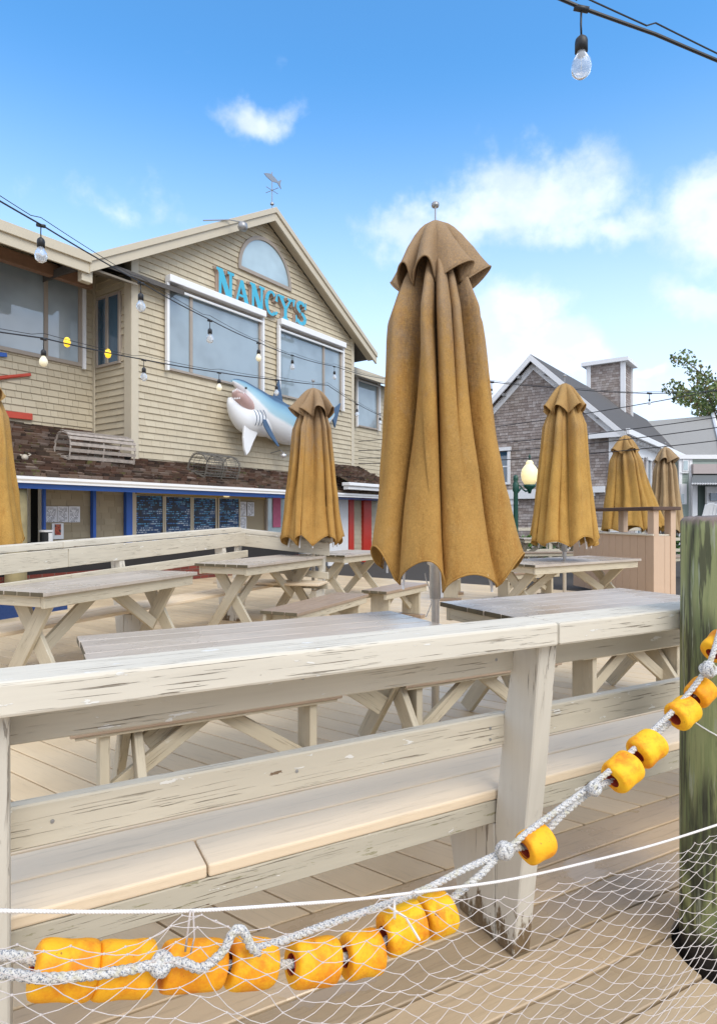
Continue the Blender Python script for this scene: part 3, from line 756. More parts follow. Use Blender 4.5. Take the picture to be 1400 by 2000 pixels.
    m_ = MB(); m_.tube([(-.022, 0, ztop), (-.02, 0, ztop+.09), (-.012, 0, ztop+.115)], .003, 6); m_.tube([(.022, 0, ztop), (.02, 0, ztop+.09), (.012, 0, ztop+.115)], .003, 6)
    m_.lathe([(0, ztop+.112), (.02, ztop+.112), (.024, ztop+.12), (.024, ztop+.132), (.018, ztop+.14), (0, ztop+.142)], n=12); m_.build('finial', DISH, t_)
    for i in range(NR):
        a = 2*pi*i/NR+ribj[i]; m_ = MB(); m_.tube(ribs_[i]+[ribs_[i][-1]-Vector((0, 0, .03))], .008, 6); m_.build('rib', WHITE, t_)
    m_ = MB(); m_.lathe([(0, .0), (.05, .0), (.05, .012), (.035, .02), (.03, .16), (0, .16)], n=18); m_.build('base', DISH, t_)
    # draw cord
    m_ = MB(); pts = [(.05*cos(rot*0+2.2)+.02*sin(k*.7), -.04-.02*cos(k*.9), zbot+.05-k*.045) for k in range(7)]; m_.tube(pts, .0035, 5); m_.build('cord', CORKW, t_)
    return t_
umbrella('largest closed mustard umbrella standing in the centre behind the foreground bench', .467, 3.8, CANVAS[0], 11, rot=radians(-90-2), hemk=.13, hemf=.20, zbot=.955, wide=1.06, fewer=1.0, lopy=.06)
umbrella('closed mustard umbrella in front of the shark and menus', -.63, 8.7, CANVAS[0], 23, rot=radians(-80))
umbrella('closed golden umbrella rising from the picnic table in front of the grey shingled building', 2.77, 8.4, CANVAS[1], 35, rot=radians(-100))
umbrella('closed golden umbrella with a wide lopsided skirt behind the tan service counter', 5.85, 13.7, CANVAS[1], 41, rot=0, wide=1.12, lop=.75, zbot=1.05)
umbrella('pale faded closed umbrella, the farthest one near the pale green house', 7.85, 16.0, CANVAS[2], 59, rot=radians(-60), zbot=.95)
umbrella('closed golden umbrella cut off by the left edge of the photo', -4.50, 7.4, CANVAS[1], 67, rot=radians(-75), wide=1.12)

# ================================================================== SERVICE COUNTER (tan box right)
st_ = thing('service_counter', 'tall narrow tan panelled service counter with an open shelf under its dark top', 'counter', (4.69, 9.9, 0), radians(99.8))
def stn(): 
    L, W = 2.5, .35
    m_ = MB(); nb = 12
    for i in range(nb): m_.box(i*L/nb+.004, (i+1)*L/nb-.004, 0, .02, 0, 1.05, axis='z')
    for i in range(2): m_.box(-.02, 0, -W+.02+i*(W-.02)/2+.001, -W+.02+(i+1)*(W-.02)/2-.001, 0, 1.05, axis='z')
    m_.box(.0, L, -W+.01, -W+.03, 0, 1.05)
    m_.build('panel', STATION, st_, .003)
    m_ = MB(); m_.box(.0, L, -W+.03, .0, 1.052, 1.075); m_.box(-.03, L+.02, .0, .05, 1.052, 1.08); m_.build('shelf', PAINT2, st_, .004)
    for (x, y) in ((-.03, -.055), (L-.1, -.055), (-.03, -W-.005), (L-.1, -W-.005), (L*.5, -W-.005)):
        m_ = MB(); m_.box(x, x+.16, y, y+.09, (1.08 if y > -.1 and x > L/2 else (.0 if x < 0 else 1.08)), 1.458, axis='z'); m_.build('post', STATION, st_, .004)
    m_ = MB(); m_.box(-.08, L+.06, -W-.06, .08, 1.46, 1.515); m_.build('top', plain('dark_counter_top', (.09, .05, .035), .5, .3, 12), st_, .006)
stn()

# ================================================================== RESTAURANT (frame: x along the front, y away, z up)
RB = thing('restaurant_building', 'tan shingled two storey restaurant with a big gable, brown lean-to roof and blue trim', 'building', (0, 0, 0), A55)
DW, DG, DL = 11.24, 10.17, 12.62
S0, S1, SC = 7.90, 15.75, 11.82
W1 = [fp(322, 545, DW-.06), fp(512, 618, DW-.06), fp(325, 726, DW-.06), fp(500, 762, DW-.06)]
w1s0, w1s1 = W1[0][0], W1[1][0]; w1z0, w1z1 = 5.50-.0, 7.33
a_ = fp(328, 722, DW-.05); b_ = fp(328, 552, DW-.05); w1z0, w1z1 = a_[1], b_[1]
w2s0 = fp(540, 630, DW-.05)[0]; w2s1 = fp(668, 686, DW-.05)[0]
w2z1 = fp(543, 640, DW-.05)[1]; w2z0 = fp(640, 790, DW-.05)[1]; w2z0 = w1z0+.0
# gable wall
m_ = MB(); conv = [(S0, 2.45), (S1, 2.45), (S1, 6.76), (SC, 9.04), (S0, 6.76)]
hs0, hs1 = fp(463, 520, DW)[0], fp(566, 560, DW)[0]; hzb = (fp(466, 519, DW)[1]+fp(563, 561, DW)[1])/2
holes = [(w1s0+.1, w1s1-.1, w1z0+.1, w1z1-.02), (w2s0+.1, w2s1-.1, w2z0+.1, w2z1-.02)]
shingles(m_, (0, DW, 0), (1, 0, 0), (0, 0, 1), (0, -1, 0), conv, .139, (.12, .30), .026, .003, 0, holes)
m_.prism([p for p in conv], (0, DW+.12, 0), (1, 0, 0), (0, 0, 1), (0, -1, 0), .119)
m_.build('gable_wall', SHWALL, RB)
m_ = MB(); convL = [(3.0, 2.6), (S0-.02, 2.6), (S0-.02, 6.9), (3.0, 6.9)]
ls0, ls1 = 3.6, fp(157, 600, DL)[0]; lz0 = fp(157, 717, DL)[1]; lz1 = fp(157, 552, DL)[1]
shingles(m_, (0, DL, 0), (1, 0, 0), (0, 0, 1), (0, -1, 0), convL, .139, (.11, .30), .026, .006, .0, [(ls0, ls1-.1, lz0+.1, lz1)])
m_.prism(convL, (0, DL+.12, 0), (1, 0, 0), (0, 0, 1), (0, -1, 0), .119); m_.build('left_wall', SHWALL, RB)
m_ = MB(); convS = [(-DL, 2.6), (-DW, 2.4), (-DW, 6.9), (-DL, 6.9)]
shingles(m_, (S0, 0, 0), (0, -1, 0), (0, 0, 1), (-1, 0, 0), convS, .139, (.2, .5), .026, .003, 0, [(-12.42, -11.62, 4.6, 6.05)])
m_.prism(convS, (S0+.12, 0, 0), (0, -1, 0), (0, 0, 1), (-1, 0, 0), .119); m_.build('side_wall', SHWALL, RB)
# wing to the right, set back
DR = DW+1.0
m_ = MB(); wr1 = fp(900, 800, DR)[0]; convW = [(S1-.1, 2.2), (min(wr1, 19.6), 2.2), (min(wr1, 19.6), 6.1), (S1-.1, 6.1)]
shingles(m_, (0, DR, 0), (1, 0, 0), (0, 0, 1), (0, -1, 0), convW, .139, (.12, .3), .016, .004); m_.prism(convW, (0, DR+.1, 0), (1, 0, 0), (0, 0, 1), (0, -1, 0), .099)
m_.build('wing_wall', SHWALL, RB)
m_ = MB(); m_.box(S1-.002, S1+.1, DW+.02, DR, 2.2, 6.8, axis='z'); m_.build('return_wall', TRIM, RB)
# corner boards
for (a, b, y0, y1) in ((S0-.045, S0+.13, DW-.035, DW+.0), (S0-.045, S0-.01, DW, DW+.22), (S1-.12, S1+.02, DW-.035, DW)):
    m_ = MB(); m_.box(a, b, y0, y1, 2.5, 6.85, axis='z'); m_.build('corner_board', TRIM, RB, .004)
m_ = MB(); m_.box(S0-.05, S0-.02, DL-.1, DL-.02, 2.6, 6.9, axis='z'); m_.build('corner_board', TRIM, RB, .004)
# gable roof: two slabs + barge boards in two steps
PIT = .579; DF = 10.9
def rake(m_, sa, za, sb_, zb_, D0, D1, top, bot):
    m_.hexa([(sa, D0, za-bot), (sb_, D0, zb_-bot), (sb_, D1, zb_-bot), (sa, D1, za-bot), (sa, D0, za-top), (sb_, D0, zb_-top), (sb_, D1, zb_-top), (sa, D1, za-top)], 5, .1, .2)
for sg, (sa, za) in ((-1, (6.74, 6.30)), (1, (16.55, 6.54))):
    pk = (11.85, 9.26); A_, B_ = ((sa, za), pk) if sg < 0 else (pk, (sa, za))
    m_ = MB(); rake(m_, *A_, *B_, DF+.04, 20, .0, .16); m_.build('roof_slope', ASPH, RB)
    m_ = MB(); rake(m_, *A_, *B_, DF-.02, DF+.038, .03, .33); rake(m_, *A_, *B_, DF-.06, DF-.022, -.01, .13)
    m_.build('barge_board', TRIM, RB, .004)
    m_ = MB(); rake(m_, A_[0]+.1, A_[1]+.1*PIT*sg*-1, *B_, DF+.04, DW-.02, .162, .19); m_.build('soffit', TRIM, RB)
# left eave: deep overhang, fascia in line with the barge board
m_ = MB(); m_.box(1.5, 6.76, DF-.0, DF+.04, 5.95, 6.28); m_.box(1.5, 6.76, DF-.05, DF-.002, 6.14, 6.32); m_.build('fascia', TRIM, RB, .004)
m_ = MB(); m_.hexa([(1.5, DF+.042, 6.2), (9, DF+.042, 6.2), (9, 18, 8.9), (1.5, 18, 8.9), (1.5, DF+.042, 6.30), (9, DF+.042, 6.30), (9, 18, 9.0), (1.5, 18, 9.0)], 5, 5, .1); m_.build('roof_slope', ASPH, RB)
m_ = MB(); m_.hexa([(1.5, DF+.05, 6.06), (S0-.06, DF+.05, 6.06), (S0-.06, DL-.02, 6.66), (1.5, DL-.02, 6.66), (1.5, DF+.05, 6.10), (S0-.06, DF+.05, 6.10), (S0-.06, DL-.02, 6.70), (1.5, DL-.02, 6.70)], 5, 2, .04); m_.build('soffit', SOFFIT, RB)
m_ = MB(); m_.box(1.5, S0-.3, DL-.45, DL-.3, 6.18, 6.42); m_.build('header_beam', BROWNW, RB, .006)
be = fp(168, 532, DF+.12); m_ = MB(); m_.box(be[0]-.12, be[0]+.10, DF+.06, DF+.2, 5.80, 6.05); m_.build('beam_end', TRIM, RB, .006)
# wing eave
m_ = MB(); m_.box(S1-.2, 19.4, DR-.55, DR-.5, 5.98, 6.22); m_.build('fascia', TRIM, RB, .004)
m_ = MB(); m_.hexa([(S1-.2, DR-.49, 6.1), (19.6, DR-.49, 6.1), (19.6, 17, 7.4), (S1-.2, 17, 7.4), (S1-.2, DR-.49, 6.2), (19.6, DR-.49, 6.2), (19.6, 17, 7.5), (S1-.2, 17, 7.5)], 4, 4, .1); m_.build('roof_slope', ASPH, RB)
# lean-to roof with brown shingles
slope = .48; nl = sqrt(1+slope**2); ev = (0, 1/nl, slope/nl); en = (0, -slope/nl, 1/nl)
zg = 2.035
rsh = MB(); rr_ = random.Random(3)
Lr = (DW-DG)*nl; Lr2 = (DL-DG)*nl
shingles(rsh, (0, DG, zg), (1, 0, 0), ev, en, [(S0-.1, -.02), (17.0, -.02), (17.0, Lr-.01), (S0-.1, Lr-.01)], .14, (.09, .26), .034, .014, .022, rnd=rr_, lift=.03)
shingles(rsh, (0, DG, zg), (1, 0, 0), ev, en, [(3.0, -.02), (S0-.1, -.02), (S0-.1, Lr2-.01), (3.0, Lr2-.01)], .14, (.09, .26), .034, .014, .022, rnd=rr_, lift=.03)
rsh.hexa([(3, DG, zg-.06), (17, DG, zg-.06), (17, DL, zg-.06+slope*(DL-DG)), (3, DL, zg-.06+slope*(DL-DG)), (3, DG, zg-.002), (17, DG, zg-.002), (17, DL, zg-.002+slope*(DL-DG)), (3, DL, zg-.002+slope*(DL-DG))], 5, 5, .1)
rsh.build('lean_to_roof', SHROOF, RB)
m_ = MB(); m_.prism([(-.0, 0), (.10, 0), (.10, .105), (-.025, .105), (-.025, .06), (-.0, .03)], (3, DG-.11, zg-.135), (0, 1, 0), (0, 0, 1), (1, 0, 0), 14.0); m_.build('gutter', WHITE, RB)
m_ = MB(); m_.box(3, fp(590,960,DG)[0], DG-.0, DG+.05, zg-.22, zg-.08); m_.box(3, 16.9, DG+.05, DW-.02, zg-.17, zg-.15); m_.build('eave_beam', BLUE, RB)
# lower front under the lean-to
DB = DW-.05; zl = -.6
def FS(x, D=DB): return fp(x, 1000, D)[0]
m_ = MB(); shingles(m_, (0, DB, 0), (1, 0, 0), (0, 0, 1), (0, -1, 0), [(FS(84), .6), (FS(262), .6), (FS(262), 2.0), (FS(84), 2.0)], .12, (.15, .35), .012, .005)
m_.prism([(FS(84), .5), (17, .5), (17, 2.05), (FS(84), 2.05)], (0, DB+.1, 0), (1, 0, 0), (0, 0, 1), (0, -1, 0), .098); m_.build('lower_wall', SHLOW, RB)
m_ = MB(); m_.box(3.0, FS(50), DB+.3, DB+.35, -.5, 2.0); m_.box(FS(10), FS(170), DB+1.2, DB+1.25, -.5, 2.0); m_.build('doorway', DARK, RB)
m_ = MB(); m_.box(FS(66), FS(71), DB+.2, DB+.25, .9, 1.95, axis='z'); m_.box(FS(77), FS(84), DB-.05, DB+.05, .6, 1.93, axis='z'); m_.build('door_frame', TRIM, RB)
for xa, xb in ((84, 89), (181, 187), (246, 258)):
    m_ = MB(); m_.box(FS(xa, DB-.1), FS(xb, DB-.1), DB-.12, DB-.02, .5, 1.92, axis='z'); m_.build('blue_post', BLUE, RB, .004)
m_ = MB(); m_.box(FS(258, DB-.1), FS(264, DB-.1), DB-.1, DB-.02, .5, 1.92, axis='z'); m_.build('trim_post', TRIM, RB, .004)
m_ = MB(); m_.box(FS(40), FS(200), DB-.65, DB-.02, .80, .84); m_.build('counter', plain('dark_counter', (.10, .09, .085), .4), RB, .006)
m_ = MB(); m_.box(2.5, 12.6, DB-.5, DB-.4, -.6, .36); m_.build('brick_wall', BRICK, RB)
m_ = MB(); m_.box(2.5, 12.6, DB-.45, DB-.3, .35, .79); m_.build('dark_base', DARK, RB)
# warm strip above the menus (painted yellow board) and tan wall to the right of them
m_ = MB(); m_.box(FS(264), FS(515), DB-.06, DB-.01, 1.80, 1.90); m_.build('yellow_header_board', plain('ochre_board', (.45, .30, .06), .6, .15, 4), RB)
m_ = MB(); m_.box(FS(516), FS(519), DB-.08, DB-.01, .6, 1.92, axis='z'); m_.box(FS(556), FS(560), DB-.08, DB-.01, .6, 1.92, axis='z'); m_.build('window_trim', FRAME, RB)
m_ = MB(); m_.box(FS(519), FS(556), DB-.05, DB-.02, .9, 1.85); m_.build('order_window', GLASSL, RB)
for xa, xb, z1 in ((679, 689, 1.98), (708, 723, 2.12)):
    dd_ = DB-.2 if xa < 700 else DB-.15
    m_ = MB(); m_.box(FS(xa, dd_), FS(xb, dd_), dd_-.05, dd_+.05, -.6, z1, axis='z'); m_.build('red_post', RED, RB, .005)
m_ = MB(); shingles(m_, (0, DB-.1, 0), (1, 0, 0), (0, 0, 1), (0, -1, 0), [(FS(689, DB-.1), -.3), (FS(760, DB-.1), -.3), (FS(760, DB-.1), 2.0), (FS(689, DB-.1), 2.0)], .14, (.15, .3), .012, .005); m_.build('lower_wall', SHWALL, RB)
m_ = MB(); m_.box(FS(640, DB-.2), FS(678, DB-.2), DB-.24, DB-.18, -.6, 1.95, axis='z'); m_.build('white_door', WHITE, RB, .005)
# bump-out roof at right (white crown + mossy roof)
q0 = fp(675, 936, DG-.2)[0]; q1 = fp(760, 940, DG-.2)[0]
m_ = MB(); m_.box(q0, q1, DG-.3, DG-.12, 2.10, 2.2); m_.box(q0-.04, q1, DG-.36, DG-.1, 2.2, 2.29); m_.build('crown_moulding', WHITE, RB, .01)
m_ = MB(); shingles(m_, (0, DG-.3, 2.30), (1, 0, 0), ev, en, [(q0, 0), (q1, 0), (q1, 1.35), (q0, 1.35)], .10, (.07, .2), .04, .015, .02, rnd=rr_, lift=.03); m_.build('mossy_roof', SHROOF, RB)

def window(s0, s1, z0, z1, D, mull, shade=True, glass=GLASS, fr=FRAME, fw=.055, ax=0, sides=True):
    """ax 0: front facing -y at y=D; ax 1: side window facing -x at x=D, spanning y"""
    def bx(mb, a, b, d0, d1, za, zb, **k):
        if ax == 0: mb.box(a, b, D+d0, D+d1, za, zb, **k)
        else: mb.box(D+d0, D+d1, a, b, za, zb, **k)
    m_ = MB()
    bx(m_, s0, s1, -.05, .02, z0, z0+fw); bx(m_, s0, s1, -.05, .02, z1-fw, z1)
    for (a, b) in [(s0, s0+fw), (s1-fw, s1)]+[(c-.04, c+.04) for c in mull]: bx(m_, a, b, -.05, .02, z0+fw+.001, z1-fw-.001, axis='z')
    w_ = m_.build('window', fr, RB, .004)
    ed = [s0+fw]+[x for c in mull for x in (c-.04, c+.04)]+[s1-fw]
    for i in range(0, len(ed), 2):
        m_ = MB(); bx(m_, ed[i]+.001, ed[i+1]-.001, -.022, -.012, z0+fw, z1-fw); m_.build('pane', glass, w_)
    if shade:
        m_ = MB(); bx(m_, s0-.05, s1+.05, -.21, -.03, z1-.02, z1+.14); bx(m_, s0-.02, s1+.02, -.12, -.085, z1-.16, z1-.10); m_.build('shade_housing', WHITE, w_, .015, seg=2)
        if sides:
            for a in (s0-.06, s1-.0):
                m_ = MB(); bx(m_, a, a+.06, -.13, -.04, z0-.03, z1-.025, axis='z'); m_.build('shade_track', WHITE, w_, .004)
    return w_
window(w1s0+.06, w1s1-.06, w1z0, w1z1, DW-.02, [fp(370, 700, DW)[0]])
window(w2s0+.06, w2s1-.06, w2z0, w1z1-.02, DW-.02, [fp(629, 700, DW)[0]])
window(3.2, ls1, lz0, lz1+.05, DL-.02, [fp(87, 600, DL)[0]], shade=False, fr=FRAME, fw=.08, glass=material('sky_painted_window_glass', glassfn((.27, .32, .35))))  # lighter glass colour paints in a whitish sky reflection
m_ = MB(); m_.box(3.0, ls1+.05, DL-.35, DL-.29, lz1-.02, lz1+.05); m_.box(ls1+.0, ls1+.07, DL-.12, DL-.05, lz0-.05, lz1, axis='z'); m_.build('awning_rail', WHITE, RB, .005)
window(11.59, 12.45, 4.58, 6.10, S0-.02, [12.05], shade=False, fr=FRAME, glass=GLASSD, ax=1)
window(fp(693, 800, DR)[0], fp(735, 800, DR)[0], fp(693, 832, DR)[1], fp(693, 735, DR)[1], DR-.02, [], shade=True, glass=GLASS)
# half round window
hr = (hs1-hs0)/2; hc = (hs0+hs1)/2; arc = lambda r: [(hc+r*cos(a), hzb+r*1.02*sin(a)) for a in [pi*i/28 for i in range(29)]]
m_ = MB(); N_ = 29; o_, i_ = arc(hr), arc(hr-.09)
b = len(m_.v)
for lst, y in ((o_, DW-.06), (i_, DW-.06), (o_, DW), (i_, DW-.02)):
    for (s_, z_) in lst: m_.v.append((s_, y, z_))
for k in range(N_-1):
    m_.face((b+k+1, b+k, b+N_+k, b+N_+k+1)); m_.face((b+k, b+k+1, b+2*N_+k+1, b+2*N_+k)); m_.face((b+N_+k+1, b+N_+k, b+3*N_+k, b+3*N_+k+1))
m_.box(hc-hr, hc+hr, DW-.062, DW, hzb-.09, hzb-.001)
hw = m_.build('half_round_window', FRAME, RB)
m_ = MB(); m_.prism(arc(hr-.085), (0, DW-.02, 0), (1, 0, 0), (0, 0, 1), (0, -1, 0), .012); m_.build('pane', GLASSL, hw)
# dish lamp under the peak
lm = thing('gable_lamp', 'small round white flood lamp on an arm below the gable peak', 'lamp', (0, 0, 0), A55)
ls, lz = fp(474, 442, DF-.35); m_ = MB(); m_.lathe([(0, -.1), (.08, -.09), (.12, -.02), (.10, .07), (.03, .11), (0, .11)], (ls, DF-.35, lz), 14); m_.build('lamp_head', DISH, lm, smooth=True)
m_ = MB(); m_.tube([(ls-.02, DF-.35, lz+.1), (ls-.2, DF-.1, lz+.15), (ls-.9, DF-.03, lz-.12)], .015, 6); m_.build('arm', DISH, lm)
# wall lamp under the shark
lm = thing('wall_lamp', 'small chrome lamp on a thin arm below the mounted shark', 'lamp', (0, 0, 0), A55)
ls, lz = fp(553, 888, DW-.35); m_ = MB(); m_.lathe([(0, .06), (.03, .06), (.05, .02), (.09, .0), (.07, -.06), (0, -.09)], (ls, DW-.35, lz), 14); m_.build('lamp_head', STEEL, lm, smooth=True)
m_ = MB(); m_.tube([(ls, DW-.35, lz+.05), (ls-.03, DW-.3, lz+.12), (ls-.12, DW-.02, lz+.05)], .012, 6); m_.build('arm', DISH, lm)

# ---- sign letters
sg = thing('letter_sign', 'turquoise serif letters spelling NANCY\'S on the gable between the windows', 'sign', (0, 0, 0), A55)
def slab(m_, poly):
    a = sum(poly[i][0]*poly[(i+1) % len(poly)][1]-poly[(i+1) % len(poly)][0]*poly[i][1] for i in range(len(poly)))
    if a < 0: poly = poly[::-1]
    return poly
def ring(cx, cy, rx, ry, th, a0, a1, thin=.55, n=22):
    """arc stroke with thick sides and thin top/bottom -> polygon quads"""
    out = []
    for i in range(n):
        q = []
        for a in (a0+(a1-a0)*i/n, a0+(a1-a0)*(i+1)/n):
            tt = th*(thin+(1-thin)*abs(cos(a))); q.append(((cx+rx*cos(a), cy+ry*sin(a)), (cx+(rx-tt)*cos(a), cy+(ry-tt)*sin(a))))
        out.append([q[0][0], q[1][0], q[1][1], q[0][1]])
    return out
SER = .17
def LET(c):
    w_, T = .72, .19
    if c == 'N': return [[(.02, 0), (.02, .10), (.30, .10), (.30, 0)], [(.10, .1), (.10, .9), (.22, .9), (.22, .1)], [(.0, 1), (.27, 1), (.70, .0), (.46, 0), (.06, .9), (.0, .9)], [(.56, .25), (.56, .9), (.68, .9), (.68, .0)], [(.48, .9), (.48, 1), (.78, 1), (.78, .9)]], .80
    if c == 'A': return [[(-.02, 0), (-.02, .1), (.24, .1), (.24, 0)], [(.06, .1), (.31, 1), (.39, .86), (.17, .1)], [(.31, 1), (.46, 1), (.76, .1), (.53, .1), (.32, .80)], [(.46, 0), (.46, .1), (.82, .1), (.82, 0)], [(.2, .30), (.2, .40), (.55, .40), (.55, .30)]], .82
    if c == 'C': return ring(.38, .5, .38, .53, .19, radians(52), radians(308))+[[(.58, .66), (.68, .98), (.74, .98), (.74, .64)], [(.54, .10), (.62, .22), (.76, .22), (.66, .05)]], .78
    if c == 'Y': return [[(.27, 0), (.27, .1), (.60, .1), (.60, 0)], [(.34, .1), (.34, .48), (.53, .48), (.53, .1)], [(.34, .48), (.53, .48), (.28, .9), (.06, .9)], [(.40, .48), (.53, .48), (.78, .9), (.66, .9)], [(-.02, .9), (-.02, 1), (.36, 1), (.36, .9)], [(.56, .9), (.56, 1), (.86, 1), (.86, .9)]], .84
    if c == "'": return [[(.04, 1.02), (.20, 1.02), (.14, .70), (.07, .70)]], .22
    if c == 'S': return ring(.35, .74, .30, .27, .18, radians(30), radians(262), .75)+ring(.35, .27, .33, .28, .18, radians(88), radians(-155), .75)+[[(.54, .70), (.60, 1.0), (.66, 1.0), (.66, .70)], [(.02, .0), (.02, .34), (.08, .34), (.15, .12)]], .72
txt = "NANCY'S"; s_a = fp(421, 550, DW-.1)[0]; s_b = fp(598, 610, DW-.1)[0]
wd_ = [LET(c)[1] for c in txt]; tot = sum(wd_)
szs = [1.12, .98, 1.04, 1.0, 1.0, 1.0, 1.06]
kx = (s_b-s_a)/sum(w_*z_ for w_, z_ in zip(wd_, szs)); x = s_a
zb0 = fp(424, 578, DW-.1)[1]; zb1 = fp(590, 636, DW-.1)[1]; zt0 = fp(424, 524, DW-.1)[1]
hh = (zt0-zb0)/1.12*1.05
for i, c in enumerate(txt):
    z_ = szs[i]; polys, w_ = LET(c); zb = zb0+(zb1-zb0)*i/6
    for nm, off, dep, grow, mt in (('letter', DW-.075, .055, 0, [SIGNB, SIGNE]),):
        m_ = MB()
        for kk, pl in enumerate(polys):
            pl = slab(m_, pl); m_.prism([(x+p[0]*kx*z_, zb+p[1]*hh*z_) for p in pl], (0, off+.001*kk*0, 0), (1, 0, 0), (0, 0, 1), (0, -1, 0), dep+.0015*(kk % 5), mi=0, simi=1)
        m_.build('letter', mt, sg)
        m_ = MB()
        for kk, pl in enumerate(polys):
            pl = slab(m_, pl); cx = sum(p[0] for p in pl)/len(pl); cy = sum(p[1] for p in pl)/len(pl)
            gp_ = []
            for p in pl:
                dx_, dy_ = p[0]-cx, p[1]-cy; l_ = hypot(dx_, dy_) or 1; gp_.append((p[0]+(.035 if dx_ > 0 else -.035), p[1]+(.03 if dy_ > 0 else -.03)))
            m_.prism([(x+p[0]*kx*z_, zb+p[1]*hh*z_) for p in gp_], (0, DW-.02, 0), (1, 0, 0), (0, 0, 1), (0, -1, 0), .05+.0013*(kk % 5))
        m_.build('letter_backing', SIGNE, sg)
    x += w_*kx*z_

# ---- weather vane
wv = thing('weather_vane', 'small pale weather vane with a fish and compass arms on the gable peak', 'weather vane', (0, 0, 0), A55)
vs_, vz = 11.85, 9.26
m_ = MB(); m_.tube([(vs_, DF+.1, vz-.05), (vs_, DF+.1, vz+.95)], .012, 6); m_.lathe([(0, .13), (.05, .16), (.05, .2), (0, .23)], (vs_, DF+.1, vz-.05), 10); m_.build('rod', DISH, wv)
m_ = MB(); m_.tube([(vs_-.22, DF+.1, vz+.48), (vs_+.22, DF+.1, vz+.48)], .008, 5); m_.tube([(vs_, DF-.12, vz+.48), (vs_, DF+.32, vz+.48)], .008, 5); m_.build('compass_arms', DISH, wv)
m_ = MB(); m_.prism([(-.30, .0), (-.2, .05), (-.05, .10), (.12, .06), (.22, .02), (.34, .12), (.30, -.02), (.34, -.13), (.2, -.03), (0, -.08), (-.2, -.05)][::-1], (vs_, DF+.105, vz+.78), (1, 0, 0), (0, 0, 1), (0, -1, 0), .015); m_.build('fish', DISH, wv)

# ---- shark
sk = thing('shark_model', 'great white shark model with open toothed mouth mounted on the gable wall', 'shark model', (0, 0, 0), A55)
DS = DW-.42
def loft(spine, nm, mat, parent, yr=.8, n=24, ycut=None):
    """spine: (px,py,r_px, D) list; sections perpendicular to the spine in the wall plane"""
    P3 = []
    for (x, y, r, D) in spine:
        s_, z_ = fp(x, y, D); Zc = D/(cos(A55)-(x-700)/F*sin(A55)); P3.append((Vector((s_, D, z_)), r*Zc/F))
    # subdivide with Catmull-Rom
    Q = []
    for i in range(len(P3)-1):
        p0, p1, p2, p3 = P3[max(i-1, 0)], P3[i], P3[i+1], P3[min(i+2, len(P3)-1)]
        for k in range(4):
            u = k/4
            cr = lambda a, b, c, d: .5*((2*b)+(c-a)*u+(2*a-5*b+4*c-d)*u*u+(3*b-a-3*c+d)*u**3)
            Q.append((cr(p0[0], p1[0], p2[0], p3[0]), max(.005, cr(p0[1], p1[1], p2[1], p3[1]))))
    Q.append(P3[-1]); m_ = MB(); N = len(Q)
    for i, (p, r) in enumerate(Q):
        d = (Q[min(i+1, N-1)][0]-Q[max(i-1, 0)][0]).normalized(); side = Vector((0, -1, 0)); up = d.cross(side).normalized()*-1
        if up.z < 0: up = -up
        for k in range(n):
            a = 2*pi*k/n; m_.v.append(tuple(p+up*r*sin(a)+side*r*yr*cos(a)))
    for i in range(N-1):
        for k in range(n):
            k2 = (k+1) % n; va = .5+.5*sin(2*pi*k/n); vb = .5+.5*sin(2*pi*(k+1)/n)
            m_.face((i*n+k, i*n+k2, (i+1)*n+k2, (i+1)*n+k), [(i*.1, va), (i*.1, vb), (i*.1+.1, vb), (i*.1+.1, va)])
    m_.face(list(range(n))[::-1], [(0, .5)]*n); m_.face([(N-1)*n+k for k in range(n)], [(0, .7)]*n)
    return m_.build(nm, mat, parent, smooth=True)
bd = loft([(453, 743, 3, DS-.05), (462, 748, 9, DS-.05), (476, 760, 17, DS), (494, 783, 30, DS), (512, 803, 37, DS), (535, 818, 40, DS), (562, 832, 37, DS+.03), (590, 838, 29, DS+.08), (618, 830, 19, DS+.12), (640, 816, 10, DS+.15), (652, 806, 6, DS+.18)], 'body', SHARK, sk)
jw = loft([(449, 776, 4, DS-.05), (452, 788, 11, DS-.05), (462, 806, 19, DS-.02), (480, 820, 27, DS), (505, 822, 30, DS), (540, 830, 26, DS)], 'lower_jaw', plain('shark_belly_white', (.74, .75, .76), .3, .04, 5), sk)
mg = loft([(457, 764, 5, DS-.14), (464, 772, 12, DS-.12), (476, 786, 15, DS-.06), (490, 800, 14, DS)], 'mouth_lining', GUM, sk, 1.1)
th_ = MB()
for i in range(9):
    x0, y0 = 455+i*2.6, 758+abs(i-3)*1.5
    s_, z_ = fp(x0, y0, DS-.28); th_.v += [(s_-.018, DS-.28, z_), (s_+.018, DS-.28, z_), (s_, DS-.28, z_-.055), (s_, DS-.25, z_)]; b = len(th_.v)-4
    for f_ in ((0, 1, 2), (1, 3, 2), (3, 0, 2), (0, 3, 1)): th_.face([b+q for q in f_])
for i in range(6):
    x0, y0 = 452+i*3.2, 780-i*.3
    s_, z_ = fp(x0, y0, DS-.26); th_.v += [(s_-.018, DS-.26, z_), (s_+.018, DS-.26, z_), (s_, DS-.26, z_+.05), (s_, DS-.23, z_)]; b = len(th_.v)-4
    for f_ in ((0, 2, 1), (1, 2, 3), (3, 2, 0), (0, 1, 3)): th_.face([b+q for q in f_])
th_.build('teeth', WHITE, sk)
